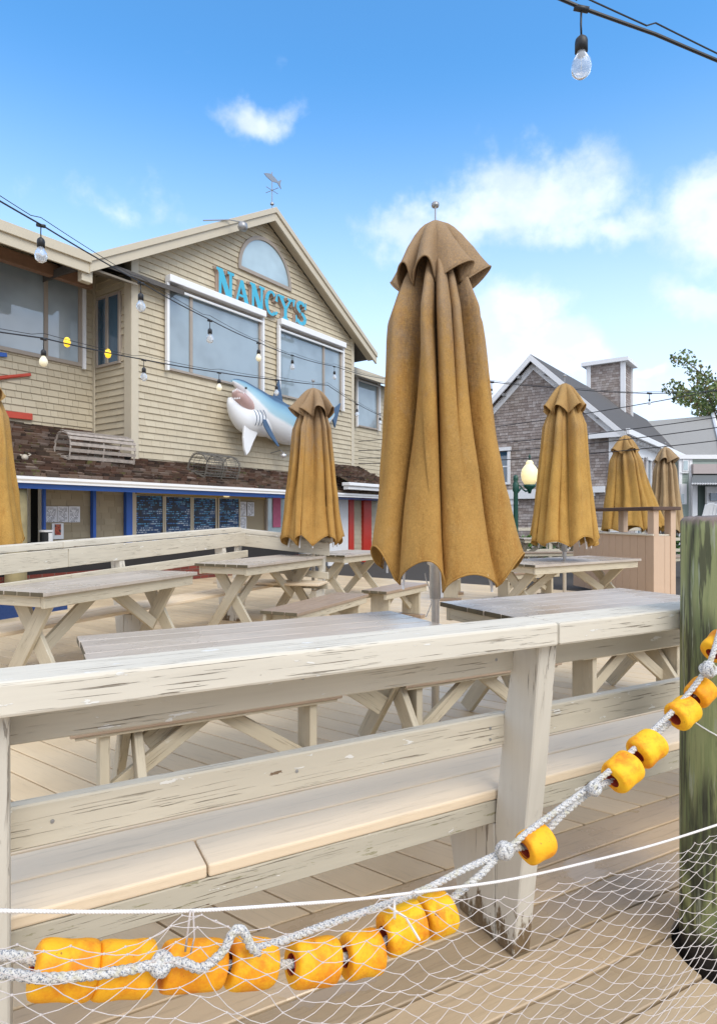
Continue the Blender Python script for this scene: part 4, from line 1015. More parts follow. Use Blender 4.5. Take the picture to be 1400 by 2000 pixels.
def fin(nm, pts, D0, D1, mat, th=.05):
    m_ = MB(); P2 = [fp(x, y, D0) for x, y in pts]; a = sum(P2[i][0]*P2[(i+1) % len(P2)][1]-P2[(i+1) % len(P2)][0]*P2[i][1] for i in range(len(P2)))
    if a < 0: P2 = P2[::-1]
    m_.prism(P2, (0, D0, 0), (1, 0, 0), (0, 0, 1), (0, -1, 0), th); o = m_.build(nm, mat, sk, .018, seg=2); return o
WB = bpy.data.materials['shark_belly_white']
fin('pectoral_fin', [(474, 826), (500, 846), (492, 862), (484, 882), (478, 890), (474, 878), (472, 855)], DS-.1, 0, WB, .07)
fin('pectoral_fin', [(512, 818), (519, 820), (530, 843), (545, 872), (541, 872), (524, 850), (513, 830)], DS-.42, 0, SHDARK, .03)
fin('dorsal_fin', [(529, 782), (536, 762), (543, 741), (545, 758), (550, 786)], DS+.05, 0, SHDARK, .06)
fin('tail_fin', [(640, 812), (650, 798), (663, 787), (659, 806), (652, 836), (648, 822)], DS+.15, 0, SHDARK, .06)
for k in range(4):
    gl_ = MB(); pts = []
    for q in range(6):
        xx, yy = 500+k*6+q*1.2, 800+q*6; s_, z_ = fp(xx, yy, DS-.40); pts.append((s_, DS-.40+.012*(q-2)**2+.02, z_))
    gl_.tube(pts, .009, 5); gl_.build('gill_slit', SHDARK, sk, smooth=True)
ey = MB(); s_, z_ = fp(484, 757, DS-.26); ey.lathe([(0, -.03), (.025, -.015), (.03, 0), (.025, .015), (0, .03)], (s_, DS-.2, z_), 10); ey.build('eye', BLACK, sk, smooth=True)

# ---- lobster traps on the lean-to roof
def roofz(D): return zg+slope*(D-DG)
def wood_trap(label, sc_, D, z, L, r, rz, lath=True, tiltx=0):
    t_ = thing('lobster_trap', label, 'lobster trap', tuple(Matrix.Rotation(A55, 3, 'Z') @ Vector((sc_, D, z))), A55+rz, 'old lobster traps on the lean-to roof'); t_.rotation_euler.x = tiltx
    prof = [(-r, 0), (-r, r*.7), (-r*.8, r*1.25), (-r*.35, r*1.55), (r*.35, r*1.55), (r*.8, r*1.25), (r, r*.7), (r, 0)]
    m_ = MB()
    pts = []
    for i in range(len(prof)-1):
        for k in range(3): pts.append((prof[i][0]+(prof[i+1][0]-prof[i][0])*k/3, prof[i][1]+(prof[i+1][1]-prof[i][1])*k/3))
    pts.append(prof[-1])
    for i, (y, zz_) in enumerate(pts):
        if lath:
            if i % 2 == 0: m_.beam((-L/2, y, zz_+.02), (L/2, y, zz_+.02), .062, .012, (0, pts[min(i+1, len(pts)-1)][0]-pts[max(i-1, 0)][0], pts[min(i+1, len(pts)-1)][1]-pts[max(i-1, 0)][1]))
        else: m_.tube([(-L/2, y, zz_+.02), (L/2, y, zz_+.02)], .006, 5)
    for k in range(4): m_.beam((-L/2, -r+.02+k*(2*r-.04)/3, .01), (L/2, -r+.02+k*(2*r-.04)/3, .01), .04, .012, (0, 1, 0))
    m_.build('slats' if lath else 'wire_cage', LATH if lath else GWIRE, t_)
    for x in (-L/2+.02, 0, L/2-.02):
        m_ = MB(); m_.tube([(x, y*.96, zz_*.96+.01) for y, zz_ in prof], .014, 6); m_.box(x-.02, x+.02, -r, r, -.03, .0, axis='y'); m_.build('bow', LATH if lath else GWIRE, t_)
    m_ = MB()
    for k in range(9):
        a = -L*.12+k*L*.24/8
        m_.tube([(a, y*.9, zz_*.9+.02) for y, zz_ in prof[:5]], .006, 4)
        m_.tube([(-L*.12, -r*.9+k*.03, .05+k*r*.15), (L*.12, -r*.9+k*.03, .05+k*r*.15)], .006, 4)
    if not lath:
        for k in range(8): m_.tube([(-L/2+k*L/7, y, zz_+.02) for y, zz_ in prof], .005, 4)
    m_.build('netting', GWIRE, t_)
    return t_
sc_, z_ = fp(180, 880, 11.1); wood_trap('weathered wooden lobster trap with pale slats lying on the brown roof at left', sc_, 11.0, roofz(11.0)+.05, 1.35, .28, -.03, True, radians(14))
sc_, z_ = fp(413, 920, 10.75); wood_trap('collapsed wire and wood lobster trap on the roof below the shark', sc_, 10.7, roofz(10.7)+.03, 1.1, .27, .1, False, radians(20))
sc_, z_ = fp(40, 878, 10.9)
m_ = MB(); rr2 = random.Random(5)
pp = Matrix.Rotation(A55, 3, 'Z') @ Vector((sc_, 10.75, roofz(10.75)+.06))
m_.lathe([(0, -.16), (.05, -.14), (.075, -.05), (.06, .03), (.035, .1), (.02, .17), (0, .18)], n=12, M=Matrix.Rotation(radians(75), 3, 'Y'))
m_.tube([(.03, -.07, .03), (.11, -.11, .07), (.16, -.06, .10)], .016, 6); m_.tube([(.03, .07, .03), (.11, .1, .06), (.18, .07, .06)], .016, 6)
o = m_.build('bleached_shell', plain('bleached_bone', (.46, .40, .31), .7, .2, 20), smooth=True, loc=pp); o.rotation_euler.z = 2.0; o.scale = (.75, .75, .75); tag(o, 'bleached pale lobster shell lying on the brown roof at far left', 'shell')
# small dark roof spot light near the corner
sp = thing('spot_lamp', 'small dark spot lamp on the roof beside the building corner', 'lamp', (0, 0, 0), A55)
s_, z_ = fp(250, 892, DW-.25); m_ = MB(); m_.lathe([(0, -.07), (.05, -.06), (.06, .04), (.03, .08), (0, .08)], (s_, DW-.25, z_), 12, M=Matrix.Rotation(radians(60), 3, 'X')); m_.build('lamp_head', BLACK, sp, smooth=True)
m_ = MB(); m_.tube([(s_, DW-.25, z_), (s_+.02, DW-.2, roofz(DW-.2))], .012, 6); m_.build('bracket', BLACK, sp)

# ---- oars / red and blue boards on the left wall
def wall_bar(label, x0, y0, x1, y1, wdt, mat, D, name, cat):
    a = fp(x0, y0, D); b = fp(x1, y1, D); t_ = MB(); t_.beam((a[0], D, a[1]), (b[0], D, b[1]), wdt, .04, (0, 0, 1))
    if name == 'oar':
        t_.tube([(a[0]+(b[0]-a[0])*k, D-.0, a[1]+(b[1]-a[1])*k) for k in (0, .6, .9, 1.0)], [.05, .045, .03, .01], 10)
    o = t_.build(name, mat, rotz=A55, bevel=.006, seg=2); tag(o, label, cat); return o
wall_bar('thin red tapered oar pinned to the tan left wall, the upper of the two', -200, 760, 60, 731, .06, OAR, DL-.06, 'oar', 'oar')
wall_bar('thick red paddle end pinned to the tan wall just above the brown roof', -150, 792, 63, 814, .13, OAR, DL-.06, 'paddle', 'oar')
wall_bar('blue board end below the left window at the photo edge', -150, 680, 13, 693, .08, BLUE, DL-.06, 'blue_board', 'board')

# ---- log post, dispenser, posters, menus
lg = MB(); s_ = FS(34, DG+.2); lg.lathe([(0, -.6), (.17, -.6), (.165, .5), (.17, 1.2), (.165, 1.86), (0, 1.86)], (s_, DG+.25, 0), 18); tag(lg.build('log_post', LOG, rotz=A55, smooth=True), 'thick round log post holding up the lean-to roof at left', 'post')
dp = thing('cup_dispenser', 'small white capped dispenser standing on the dark counter below the posters', 'dispenser', (0, 0, 0), A55)
s_, z_ = fp(90, 1078, DB-.35)
m_ = MB(); m_.lathe([(0, .0), (.10, 0), (.10, .24), (0, .24)], (s_, DB-.35, .842), 16); m_.build('body', BLACK, dp, smooth=False)
m_ = MB(); m_.lathe([(0, .02), (.055, .02), (.055, .23), (0, .23)], (s_+.03, DB-.41, .842), 16); m_.build('sleeve', WHITE, dp)
m_ = MB(); m_.lathe([(0, .245), (.12, .245), (.12, .28), (0, .285)], (s_, DB-.35, .842), 16); m_.build('lid', WHITE, dp)
def panel(nm, x0, y0, x1, y1, D, mat, label, cat, group=None, frame=None):
    a = fp(x0, y0, D); b = fp(x1, y1, D); z1 = fp((x0+x1)/2, y0, D)[1]; z0 = fp((x0+x1)/2, y1, D)[1]
    m_ = MB(); m_.prism([(a[0], z0), (b[0], z0), (b[0], z1), (a[0], z1)], (0, D, 0), (1, 0, 0), (0, 0, 1), (0, -1, 0), .006, uvs=0)
    if frame is None:
        return tag(m_.build(nm, mat, rotz=A55), label, cat, group)
    t_ = thing(nm, label, cat, (0, 0, 0), A55, group); m_.build('board_face', mat, t_)
    m_ = MB(); f_ = .035
    m_.box(a[0]-f_, a[0], D-.03, D+.0, z0-f_, z1+f_, axis='z'); m_.box(b[0], b[0]+f_, D-.03, D+.0, z0-f_, z1+f_, axis='z'); m_.box(a[0], b[0], D-.03, D, z1, z1+f_); m_.box(a[0], b[0], D-.03, D, z0-f_, z0)
    m_.build('frame', frame, t_, .003); return t_
DP = DB-.03
for i, (xa, xb) in enumerate(((88, 111), (112, 133), (134, 156))):
    panel('notice_sheet', xa, 989, xb, 1020, DP-.004*i, PAPER, ['white printed sheet, leftmost of the three in a row on the shaded wall', 'white printed sheet between two others on the shaded wall', 'white printed sheet, right one of the three on the shaded wall'][i], 'notice', 'white notice sheets on the shaded wall')
panel('notice_sheet', 101, 1022, 124, 1053, DP, WHITE, 'white poster with a red picture below the row of sheets', 'notice')
t2 = [o for o in COL.objects if o.name.startswith('notice_sheet')][-1]
a = fp(107, 1024, DP-.01); b = fp(119, 1047, DP-.01); m_ = MB(); m_.prism([(a[0], b[1]+.02), (b[0], b[1]+.02), (b[0], a[1]), (a[0], a[1])], (0, DP-.008, 0), (1, 0, 0), (0, 0, 1), (0, -1, 0), .004)
def redpic(t):
    o = t.n('ShaderNodeTexCoord').outputs['Object']; return P(t, t.ramp(t.noise(o, 14, 3), [(.4, (.30, .03, .02)), (.5, (.55, .12, .05)), (.6, (.05, .02, .02))]), .5)
m_.build('picture', material('red_food_print', redpic), t2)
mlabels = ['dark blue chalk menu board nearest the blue post', 'dark blue menu board second from the blue post', 'dark blue menu board third from the blue post', 'dark blue menu board nearest the white sheets']
for i, (xa, xb, ya, yb) in enumerate(((265, 317, 968, 1064), (323, 371, 971, 1060), (377, 420, 973, 1056), (427, 466, 974, 1050))):
    panel('menu_board', xa, ya, xb, yb+6, DP, MENU, mlabels[i], 'menu board', 'menu boards under the lean-to roof', TRIM)
for i, (xa, xb, ya, yb) in enumerate(((468, 481, 980, 1008), (483, 496, 981, 1008), (468, 481, 1009, 1036))):
    panel('notice_sheet', xa, ya, xb, yb, DP-.004*i, PAPER, ['small white sheet right beside the last menu board, upper one', 'small white sheet alone on the tan wall right of the menu boards', 'small white sheet beside the last menu board, lower one'][i], 'notice', 'white sheets beside the menu boards')
panel('pink_poster', 533, 972, 548, 1030, DB-.07, PINK, 'pink poster inside the order window behind the small umbrella', 'poster')
# round ceiling light under the lean-to
m_ = MB(); s_ = FS(425); m_.lathe([(0, -.05), (.06, -.045), (.09, 0), (0, .0)], (s_, DB-.3, zg-.172), 14); tag(m_.build('ceiling_light', GLOBE, rotz=A55, smooth=True), 'small lit round ceiling light under the lean-to roof above the menus', 'light')

# ================================================================== GREY SHINGLED BUILDING (right)
A36 = radians(36.4); GBx, GBy = 10.35, 25.0
GB = thing('shingled_building', 'weathered grey shingled building with white trim and a square roof tower', 'building', (GBx, GBy, 0), radians(90-36.4+90))
# local: x = along the front towards the left/away, y = towards the viewer side?  x dir = (-.805,.593), y dir = (-.593,-.805)
W_, E_, RZ = 6.88, 4.94, 8.22; LEN = 22
m_ = MB(); gconv = [(0, 0), (W_, 0), (W_, E_), (W_/2, RZ-.1), (0, E_)]
rg = random.Random(9)
shingles(m_, (0, 0, 0), (1, 0, 0), (0, 0, 1), (0, 1, 0), gconv, .125, (.10, .25), .02, .010, .006, rnd=rg)
m_.f = m_.f; m_.build('front_wall', SHGREY, GB)
m_ = MB(); m_.prism(gconv, (0, -.15, 0), (1, 0, 0), (0, 0, 1), (0, 1, 0), .148); m_.build('gable_backing', SHGREY, GB)
m_ = MB(); shingles(m_, (0, 0, 0), (0, -1, 0), (0, 0, 1), (-1, 0, 0), [(0, 0), (LEN, 0), (LEN, E_), (0, E_)], .16, (.14, .3), .02, .008, .004, rnd=rg); m_.box(0.02, .15, -LEN, -.15, 0, E_); m_.build('side_wall', SHGREY, GB)
def gslab(m_, xa, za, xb, zb, y0, y1, t0, t1): m_.hexa([(xa, y0, za-t1), (xb, y0, zb-t1), (xb, y1, zb-t1), (xa, y1, za-t1), (xa, y0, za-t0), (xb, y0, zb-t0), (xb, y1, zb-t0), (xa, y1, za-t0)], 5, 1, 1)
pk = (W_/2, RZ+.12); ov = .42; sl = (RZ-E_)/(W_/2)
for sgn in (0, 1):
    e0 = (-ov, E_-ov*sl+.12) if sgn == 0 else (W_+ov, E_-ov*sl+.12)
    m_ = MB(); gslab(m_, *e0, *pk, -LEN, .38, 0, .08); m_.build('roof_slope', ASPH, GB)
    m_ = MB(); gslab(m_, *e0, *pk, .34, .42, .02, .30); gslab(m_, *e0, *pk, .0, .06, .30, .62); m_.build('rake_board', WHITE, GB)
    m_ = MB(); gslab(m_, *e0, *pk, .06, .34, .085, .11); m_.build('soffit', WHITE, GB)
m_ = MB(); m_.box(-.55, -.42, -LEN, .42, E_-.34, E_-.12); m_.box(-.42, -.02, -LEN, .3, E_-.36, E_-.30); m_.box(-.09, -.001, -LEN, .08, E_-.85, E_-.36); m_.box(-.45, 1.0, .32, .42, E_-.42, E_-.2); m_.box(-.4, 1.0, .0, .32, E_-.36, E_-.3); m_.build('eave_trim', WHITE, GB)
for k in range(30):
    pass
for k in range(34):
    m_ = MB(); m_.box(-.40, -.1, -.6-k*.62, -.52-k*.62, E_-.48, E_-.37); m_.build('eave_bracket', WHITE, GB)
m_ = MB()
for k in range(5):
    for sgn in (0, 1):
        t_k = (k+.6)/5.4; xx = -ov+t_k*(W_/2+ov) if sgn == 0 else W_+ov-t_k*(W_/2+ov); zz_ = E_-ov*sl+t_k*(W_/2+ov)*sl-.15
        m_ = MB(); m_.box(xx-.05, xx+.05, .06, .34, zz_-.13, zz_-.02); m_.build('rafter_end', DISH, GB)
m_ = MB(); m_.box(-.06, .30, .0, .10, 0, E_-.36, axis='z'); m_.box(-.08, -.001, -.36, -.0, 0, E_-.86, axis='z'); m_.build('corner_board', WHITE, GB)
def gwin(xc, z0, z1, w_, side=False):
    m_ = MB()
    if not side:
        m_.box(xc-w_/2-.12, xc-w_/2, .03, .12, z0-.1, z1+.14, axis='z'); m_.box(xc+w_/2, xc+w_/2+.12, .03, .12, z0-.1, z1+.14, axis='z'); m_.box(xc-w_/2-.16, xc+w_/2+.16, .03, .15, z1+.0, z1+.16); m_.box(xc-w_/2, xc+w_/2, .03, .12, z0-.1, z0); m_.box(xc-w_/2, xc+w_/2, .03, .08, (z0+z1)/2-.03, (z0+z1)/2+.03)
        o = m_.build('window', WHITE, GB); m_ = MB(); m_.box(xc-w_/2, xc+w_/2, .028, .05, z0, z1); m_.build('pane', GLASSD, o)
    else:
        y = -xc
        m_.box(-.12, -.03, y-w_/2-.12, y-w_/2, z0-.1, z1+.14, axis='z'); m_.box(-.12, -.03, y+w_/2, y+w_/2+.12, z0-.1, z1+.14, axis='z'); m_.box(-.15, -.03, y-w_/2-.16, y+w_/2+.16, z1, z1+.14, axis='y'); m_.box(-.12, -.03, y-w_/2, y+w_/2, z0-.1, z0, axis='y')
        o = m_.build('window', WHITE, GB); m_ = MB(); m_.box(-.05, -.028, y-w_/2, y+w_/2, z0, z1, axis='y'); m_.build('pane', GLASSD, o)
gwin(5.0, 2.9, 4.3, .8); gwin(4.5, .6, 1.9, .5); gwin(1.15, 0.9, 2.2, .3)
m_ = MB(); m_.box(3.0, 5.8, .03, .2, 2.15, 2.55); m_.box(.45, 1.75, .03, .2, 2.35, 2.6); m_.build('door_header', WHITE, GB)
m_ = MB(); m_.box(4.15, 4.9, .03, .1, 0, 2.15, axis='z'); m_.build('door', WHITE, GB); m_ = MB(); m_.box(.9, 1.4, .03, .1, 0, 2.35, axis='z'); m_.build('door', WHITE, GB)
for xc in (2.0, 3.6, 5.4, 7.4, 9.6, 12): gwin(xc, 2.6, 4.0, .7, True)
gwin(6.5, .3, 2.0, .9, True); gwin(3.4, .3, 1.9, .9, True)
# tower on the ridge
tw = GB; ty = -12.2; hx_ = .95
m_ = MB()
shingles(m_, (0, ty+.9, 0), (1, 0, 0), (0, 0, 1), (0, 1, 0), [(W_/2-hx_, 6.6), (W_/2+hx_, 6.6), (W_/2+hx_, 10.2), (W_/2-hx_, 10.2)], .14, (.12, .26), .02, .008, 0, rnd=rg)
shingles(m_, (W_/2-hx_, ty, 0), (0, -1, 0), (0, 0, 1), (-1, 0, 0), [(-.9, 6.6), (.9, 6.6), (.9, 10.2), (-.9, 10.2)], .14, (.12, .26), .02, .008, 0, rnd=rg)
m_.box(W_/2-hx_+.01, W_/2+hx_, ty-.9, ty+.89, 6.5, 10.2); m_.build('tower_wall', SHGREY, GB)
m_ = MB()
for (xx, yy) in ((W_/2-hx_, ty+.9), (W_/2+hx_, ty+.9), (W_/2-hx_, ty-.9)): m_.box(xx-.12, xx+.12, yy-.12, yy+.06, 6.6, 10.2, axis='z')
m_.box(W_/2-hx_-.35, W_/2+hx_+.35, ty-1.2, ty+1.2, 10.2, 10.42); m_.build('tower_trim', WHITE, GB)

# second grey roofed building behind, green house with awning
B2 = thing('grey_roofed_building', 'low building with a pale grey roof behind the shingled building', 'building', (0, 0, 0), 0)
p = [px(1262, 826, 42), px(1386, 812, 40), px(1400, 905, 32), px(1290, 868, 34)]
m_ = MB(); q = [px(1225, 826, 44), px(1392, 811, 44), px(1415, 898, 34), px(1180, 898, 34)]
m_.v = [tuple(v) for v in q]+[tuple(v-Vector((0, 0, .2))) for v in q]; m_.face((0, 3, 2, 1)); m_.face((4, 5, 6, 7)); m_.face((0, 1, 5, 4)); m_.face((1, 2, 6, 5)); m_.face((2, 3, 7, 6)); m_.face((3, 0, 4, 7)); m_.build('roof', ROOFG, B2)
m_ = MB(); a, b = px(1190, 900, 35), px(1410, 900, 35); m_.box(a.x, b.x, 35, 43, -.6, a.z+.05); m_.build('wall', GRHOUSE, B2)
m_ = MB(); m_.tube([q[1]+Vector((0, 0, .08)), q[2]+Vector((0, 0, .08))], .12, 6); m_.build('ridge_trim', WHITE, B2)
GH = thing('green_house', 'pale green clapboard house with white trim and a dark scalloped awning', 'house', (0, 0, 0), 0)
def ZB(x0, x1, y0, y1, Z, dz=.3): a, b = px(x0, y1, Z), px(x1, y0, Z); return (a.x, b.x, Z, Z+dz, a.z, b.z)
m_ = MB(); a = ZB(1326, 1560, 893, 1075, 31, 5); m_.box(*a)
for k in range(40):
    zz_ = a[4]+k*.13
    if zz_ < a[5]: m_.box(a[0], a[1], 30.97, 31.0, zz_, zz_+.11)
m_.build('wall', GRHOUSE, GH)
m_ = MB(); m_.box(*ZB(1326, 1332, 893, 1075, 30.9, .1)); m_.box(*ZB(1346, 1352, 893, 1075, 30.9, .1)); m_.box(*ZB(1322, 1560, 888, 896, 30.8, .3)); m_.box(*ZB(1330, 1345, 922, 924, 30.85, .1)); m_.build('trim', WHITE, GH)
m_ = MB(); m_.box(*ZB(1333, 1345, 897, 921, 30.86, .1)); m_.build('window', WHITE, GH); m_ = MB(); m_.box(*ZB(1329, 1341, 945, 985, 30.86, .1)); o = m_.build('window', WHITE, GH)
m_ = MB(); m_.box(*ZB(1331, 1336, 965, 983, 30.84, .1)); m_.build('pane', GLASSL, o); m_ = MB(); m_.box(*ZB(1335, 1343, 900, 918, 30.84, .1)); m_.build('pane', GLASSL, o)
m_ = MB(); aw = [px(1354, 925, 31), px(1560, 925, 31), px(1560, 943, 29.4), px(1350, 943, 29.4)]
m_.v = [tuple(v) for v in aw]+[tuple(v-Vector((0, 0, .12))) for v in aw]; m_.face((0, 3, 2, 1)); m_.face((3, 7, 6, 2)); m_.face((0, 4, 7, 3)); m_.face((4, 5, 6, 7)); m_.build('awning', plain('grey_awning', (.12, .13, .13), .7), GH)
m_ = MB()
for k in range(24): c_ = px(1352+k*5, 945, 29.35); m_.lathe([(0, -.06), (.05, -.02), (.06, .03), (0, .05)], tuple(c_), 8)
m_.build('awning_scallops', WHITE, GH)
m_ = MB(); m_.box(*ZB(1354, 1560, 906, 925, 30.7, .25)); m_.build('awning_board', plain('pinkish_board', (.42, .36, .34), .6), GH)
m_ = MB(); m_.box(*ZB(1363, 1382, 948, 1075, 30.9, .15)); m_.build('door_recess', plain('dull_green_recess', (.14, .18, .16), .7), GH)
m_ = MB(); m_.box(*ZB(1380, 1560, 950, 1075, 30.5, .15)); m_.box(*ZB(1352, 1362, 944, 1075, 30.6, .15)); m_.build('porch_wall', WHITE, GH)
m_ = MB(); m_.box(*ZB(1388, 1420, 963, 978, 30.35, .1)); m_.build('porch_window', GLASSD, GH)
# adirondack style white chair edge & far rail right
m_ = MB(); c_ = px(1392, 985, 20)
m_ = MB()
for k in range(5): m_.beam((c_.x-.25+k*.12, 20.3, .95), (c_.x-.2+k*.1, 20.0, 1.75+.06*sin(k)), .10, .02, (1, 0, 0))
m_.beam((c_.x-.3, 20.0, .95), (c_.x+.35, 20.0, .95), .08, .5, (0, 0, 1)); m_.build('deck_chair', WHITE); tag(COL.objects['deck_chair'], 'white slatted chair back beyond the green piling top', 'chair')
for k in range(2):
    m_ = bpy.data.objects['deck_chair']
# deck-edge rail and planting far right
fr = thing('deck_rail', 'low cream rail along the far edge of the deck in front of the greenery', 'rail', (0, 19.3, 0), radians(3))
for z0 in (.25, .60, .92):
    m_ = MB(); m_.box(1.0, 14, -.02, .02, z0, z0+.1); m_.build('rail_board', PAINT, fr, .005)
for k in range(9):
    m_ = MB(); m_.box(1.5+k*1.5, 1.6+k*1.5, .022, .11, 0, 1.0, axis='z'); m_.build('post', PAINT, fr)
# ================================================================== VEGETATION
def leaf_cloud(m_, c, r, n, size, rn, flat=1.0):
    for _ in range(n):
        while True:
            v = Vector((rn.uniform(-1, 1), rn.uniform(-1, 1), rn.uniform(-1, 1)))
            if .35 < v.length < 1: break
        p = Vector(c)+Vector((v.x*r[0], v.y*r[1], v.z*r[2])); s_ = size*rn.uniform(.6, 1.3)
        a = Vector((rn.uniform(-1, 1), rn.uniform(-1, 1), rn.uniform(-1, 1))).normalized(); b = a.orthogonal().normalized(); b = Matrix.Rotation(rn.uniform(0, 6), 3, a) @ b
        q = len(m_.v); cc = a.cross(b)
        m_.v += [tuple(p-b*s_), tuple(p+cc*s_*.5), tuple(p+b*s_), tuple(p-cc*s_*.5)]; m_.face((q, q+1, q+2, q+3))
tr = thing('tree', 'green leafy tree with sparse spreading branches behind the grey roof at right', 'tree', tuple(px(1428, 1040, 46)), 0); tr.scale = (1.15, 1.15, 1.32)
base = Vector(tr.location); rn = random.Random(21)
m_ = MB(); brs = []
m_.tube([(0, 0, -1), (.1, 0, 2.5), (-.1, .1, 5.5), (0, 0, 8.5)], [.35, .28, .2, .1], 8)
lf = MB()
for k in range(34):
    z0 = rn.uniform(3.5, 8.2); a = rn.uniform(0, 2*pi); L = rn.uniform(1.8, 4.6)*(1-.25*(z0-3.5)/5)
    e = Vector((cos(a)*L, sin(a)*L, z0+rn.uniform(.6, 2.6))); mid = Vector((cos(a)*L*.5, sin(a)*L*.5, z0+.7))
    m_.tube([(0, 0, z0), tuple(mid), tuple(e)], [.08, .05, .02], 5)
    leaf_cloud(lf, e, (.75, .75, .5), 150, .13, rn); leaf_cloud(lf, mid.lerp(e, .5), (.65, .65, .45), 80, .13, rn)
    if rn.random() < .6: leaf_cloud(lf, mid, (.6, .6, .6), 60, .13, rn)
m_.build('trunk', BARK, tr, smooth=True); lf.build('crown', LEAF, tr)
m_ = MB(); rn = random.Random(4)
for k in range(36): leaf_cloud(m_, (1.4+k*.3, 20.2+rn.uniform(-.2, .3), .42), (.3, .3, .38), 70, .09, rn)
tag(m_.build('hedge', GRASS), 'low bright green hedge behind the far deck rail', 'hedge')

# ================================================================== STREET LAMP
sl_ = thing('street_lamp', 'dark green street lamp with a glowing acorn globe in front of the shingled building', 'street lamp', (*px(1007, 1000, 14).xy, 0), 0)
m_ = MB(); m_.lathe([(0, -.6), (.16, -.6), (.15, .1), (.08, .25), (.055, 1.0), (.05, 1.9), (.07, 1.95), (.07, 2.1), (.04, 2.15), (.06, 2.2), (.05, 2.28), (0, 2.3)], n=16); m_.build('post', GREENP, sl_, smooth=True)
m_ = MB(); m_.tube([(0, 0, 1.85), (.12, 0, 2.0), (.22, 0, 1.93), (.30, 0, 1.95)], .022, 8); m_.tube([(0, 0, 2.1), (.1, 0, 2.05), (.16, 0, 1.98)], .015, 8); m_.build('arm', GREENP, sl_, smooth=True)
m_ = MB(); m_.lathe([(0, 1.88), (.03, 1.88), (.05, 1.96), (.13, 2.03), (.14, 2.08), (0, 2.08)], (.31, 0, 0), 18); m_.build('globe_cup', GREENP, sl_, smooth=True)
m_ = MB(); m_.lathe([(0, 2.085), (.11, 2.085), (.17, 2.18), (.19, 2.30), (.17, 2.42), (.10, 2.52), (.075, 2.54), (.085, 2.57), (.05, 2.62), (0, 2.63)], (.31, 0, 0), 24); m_.build('globe', GLOBE, sl_, smooth=True)
m_ = MB(); m_.lathe([(0, 2.63), (.03, 2.64), (.012, 2.67), (.03, 2.70), (.008, 2.76), (0, 2.77)], (.31, 0, 0), 12); m_.build('finial', GREENP, sl_, smooth=True)

# ================================================================== STRING LIGHTS
def cat_pts(a, b, sag, n=14): return [a.lerp(b, k/n)-Vector((0, 0, sag*4*(k/n)*(1-k/n))) for k in range(n+1)]
def string(label, pts, bulbs, r=.005, support=True, mats=None, group='string lights above the deck', bs=1.0):
    t_ = thing('string_lights', label, 'string lights', (0, 0, 0), 0, group)
    m_ = MB(); P3 = [px(*p) for p in pts]; cp = []
    for i in range(len(P3)-1):
        sg_ = (P3[i+1]-P3[i]).length**2*.006
        c = cat_pts(P3[i], P3[i+1], sg_, 8); cp += c if i == 0 else c[1:]
    m_.tube(cp, r, 6); m_.build('cord', WIRE, t_)
    if support:
        m_ = MB(); m_.tube([p+Vector((0, 0, .034-.02*(i % 8)/8)) for i, p in enumerate(cp)], r*.45, 5); m_.build('support_wire', WIRE, t_)
    for (x, y, Z, dp_, kind) in bulbs:
        c = px(x, y, Z); s_ = bs
        m_ = MB(); m_.tube([c+Vector((-.02*s_, 0, .004)), c+Vector((.02*s_, 0, -.004))], .009*s_, 6)
        m_.tube([c, c-Vector((.001, 0, dp_*.6)), c-Vector((0, 0, dp_))], .003*s_, 6)
        m_.lathe([(0, .0), (.006, -.002), (.016, -.012), (.018, -.02), (.018, -.048), (0, -.048)], tuple(c-Vector((0, 0, dp_))), 12); m_.v = [tuple(c+(Vector(v)-c)*1.0) for v in m_.v]
        so_ = m_.build('socket', BLACK, t_, smooth=True)
        m_ = MB(); m_.lathe([(.012, -.047), (.014, -.055), (.026, -.075), (.029, -.092), (.025, -.110), (.012, -.121), (0, -.123)], tuple(c-Vector((0, 0, dp_))), 16); m_.lathe([(0, -.05), (.003, -.06), (.002, -.1), (0, -.101)], tuple(c-Vector((0, 0, dp_))), 6)
        m_.build('bulb', {'c': BULB, 'w': WARM, 'y': YEL}[kind], so_, smooth=True)
    return t_
string('string of clear bulbs crossing above the left roof edge down to the gable window', [(-120, 320, 2.3), (80, 438, 3.0), (275, 551, 4.0), (410, 624, 5.1), (505, 668, 6.3), (571, 694, 7.6), (653, 715, 9.0), (760, 740, 11)],
       [(80, 440, 3.0, .055, 'c'), (275, 553, 4.0, .06, 'c'), (410, 626, 5.1, .06, 'c'), (505, 670, 6.3, .06, 'w'), (571, 694, 7.6, .05, 'c'), (653, 716, 9.0, .06, 'c')], .0045)
string('string of bulbs crossing lower, just above the red oars towards the shark', [(-120, 630, 3.9), (85, 660, 4.4), (281, 702, 5.4), (428, 727, 6.3), (540, 741, 7.3), (640, 752, 8.4), (700, 790, 9.4), (745, 812, 10.5)],
       [(85, 662, 4.4, .07, 'w'), (281, 703, 5.4, .06, 'c'), (428, 728, 6.3, .06, 'w'), (540, 742, 7.3, .06, 'c'), (697, 790, 9.4, .06, 'c'), (742, 808, 10.5, .06, 'c')], .005)
for i, (x, y) in enumerate(((131, 668), (211, 690))):
    c = px(x, y, 4.7+i*.4); m_ = MB(); m_.lathe([(0, -.04), (.018, -.03), (.026, -.005), (.02, .025), (.01, .035), (0, .036)], tuple(c), 14)
    tag(m_.build('yellow_bulb', YEL, smooth=True), ['small glowing yellow bulb in front of the wide left window', 'small glowing yellow bulb in front of the narrow dark side window'][i], 'bulb', 'yellow bulbs on the lower string')
string('thick black light cord with one large clear bulb at the top right of the sky', [(1060, -18, 1.75), (1135, 14, 1.78), (1280, 66, 1.85), (1470, 146, 1.95)], [(1135, 16, 1.78, .075, 'c')], .0052)
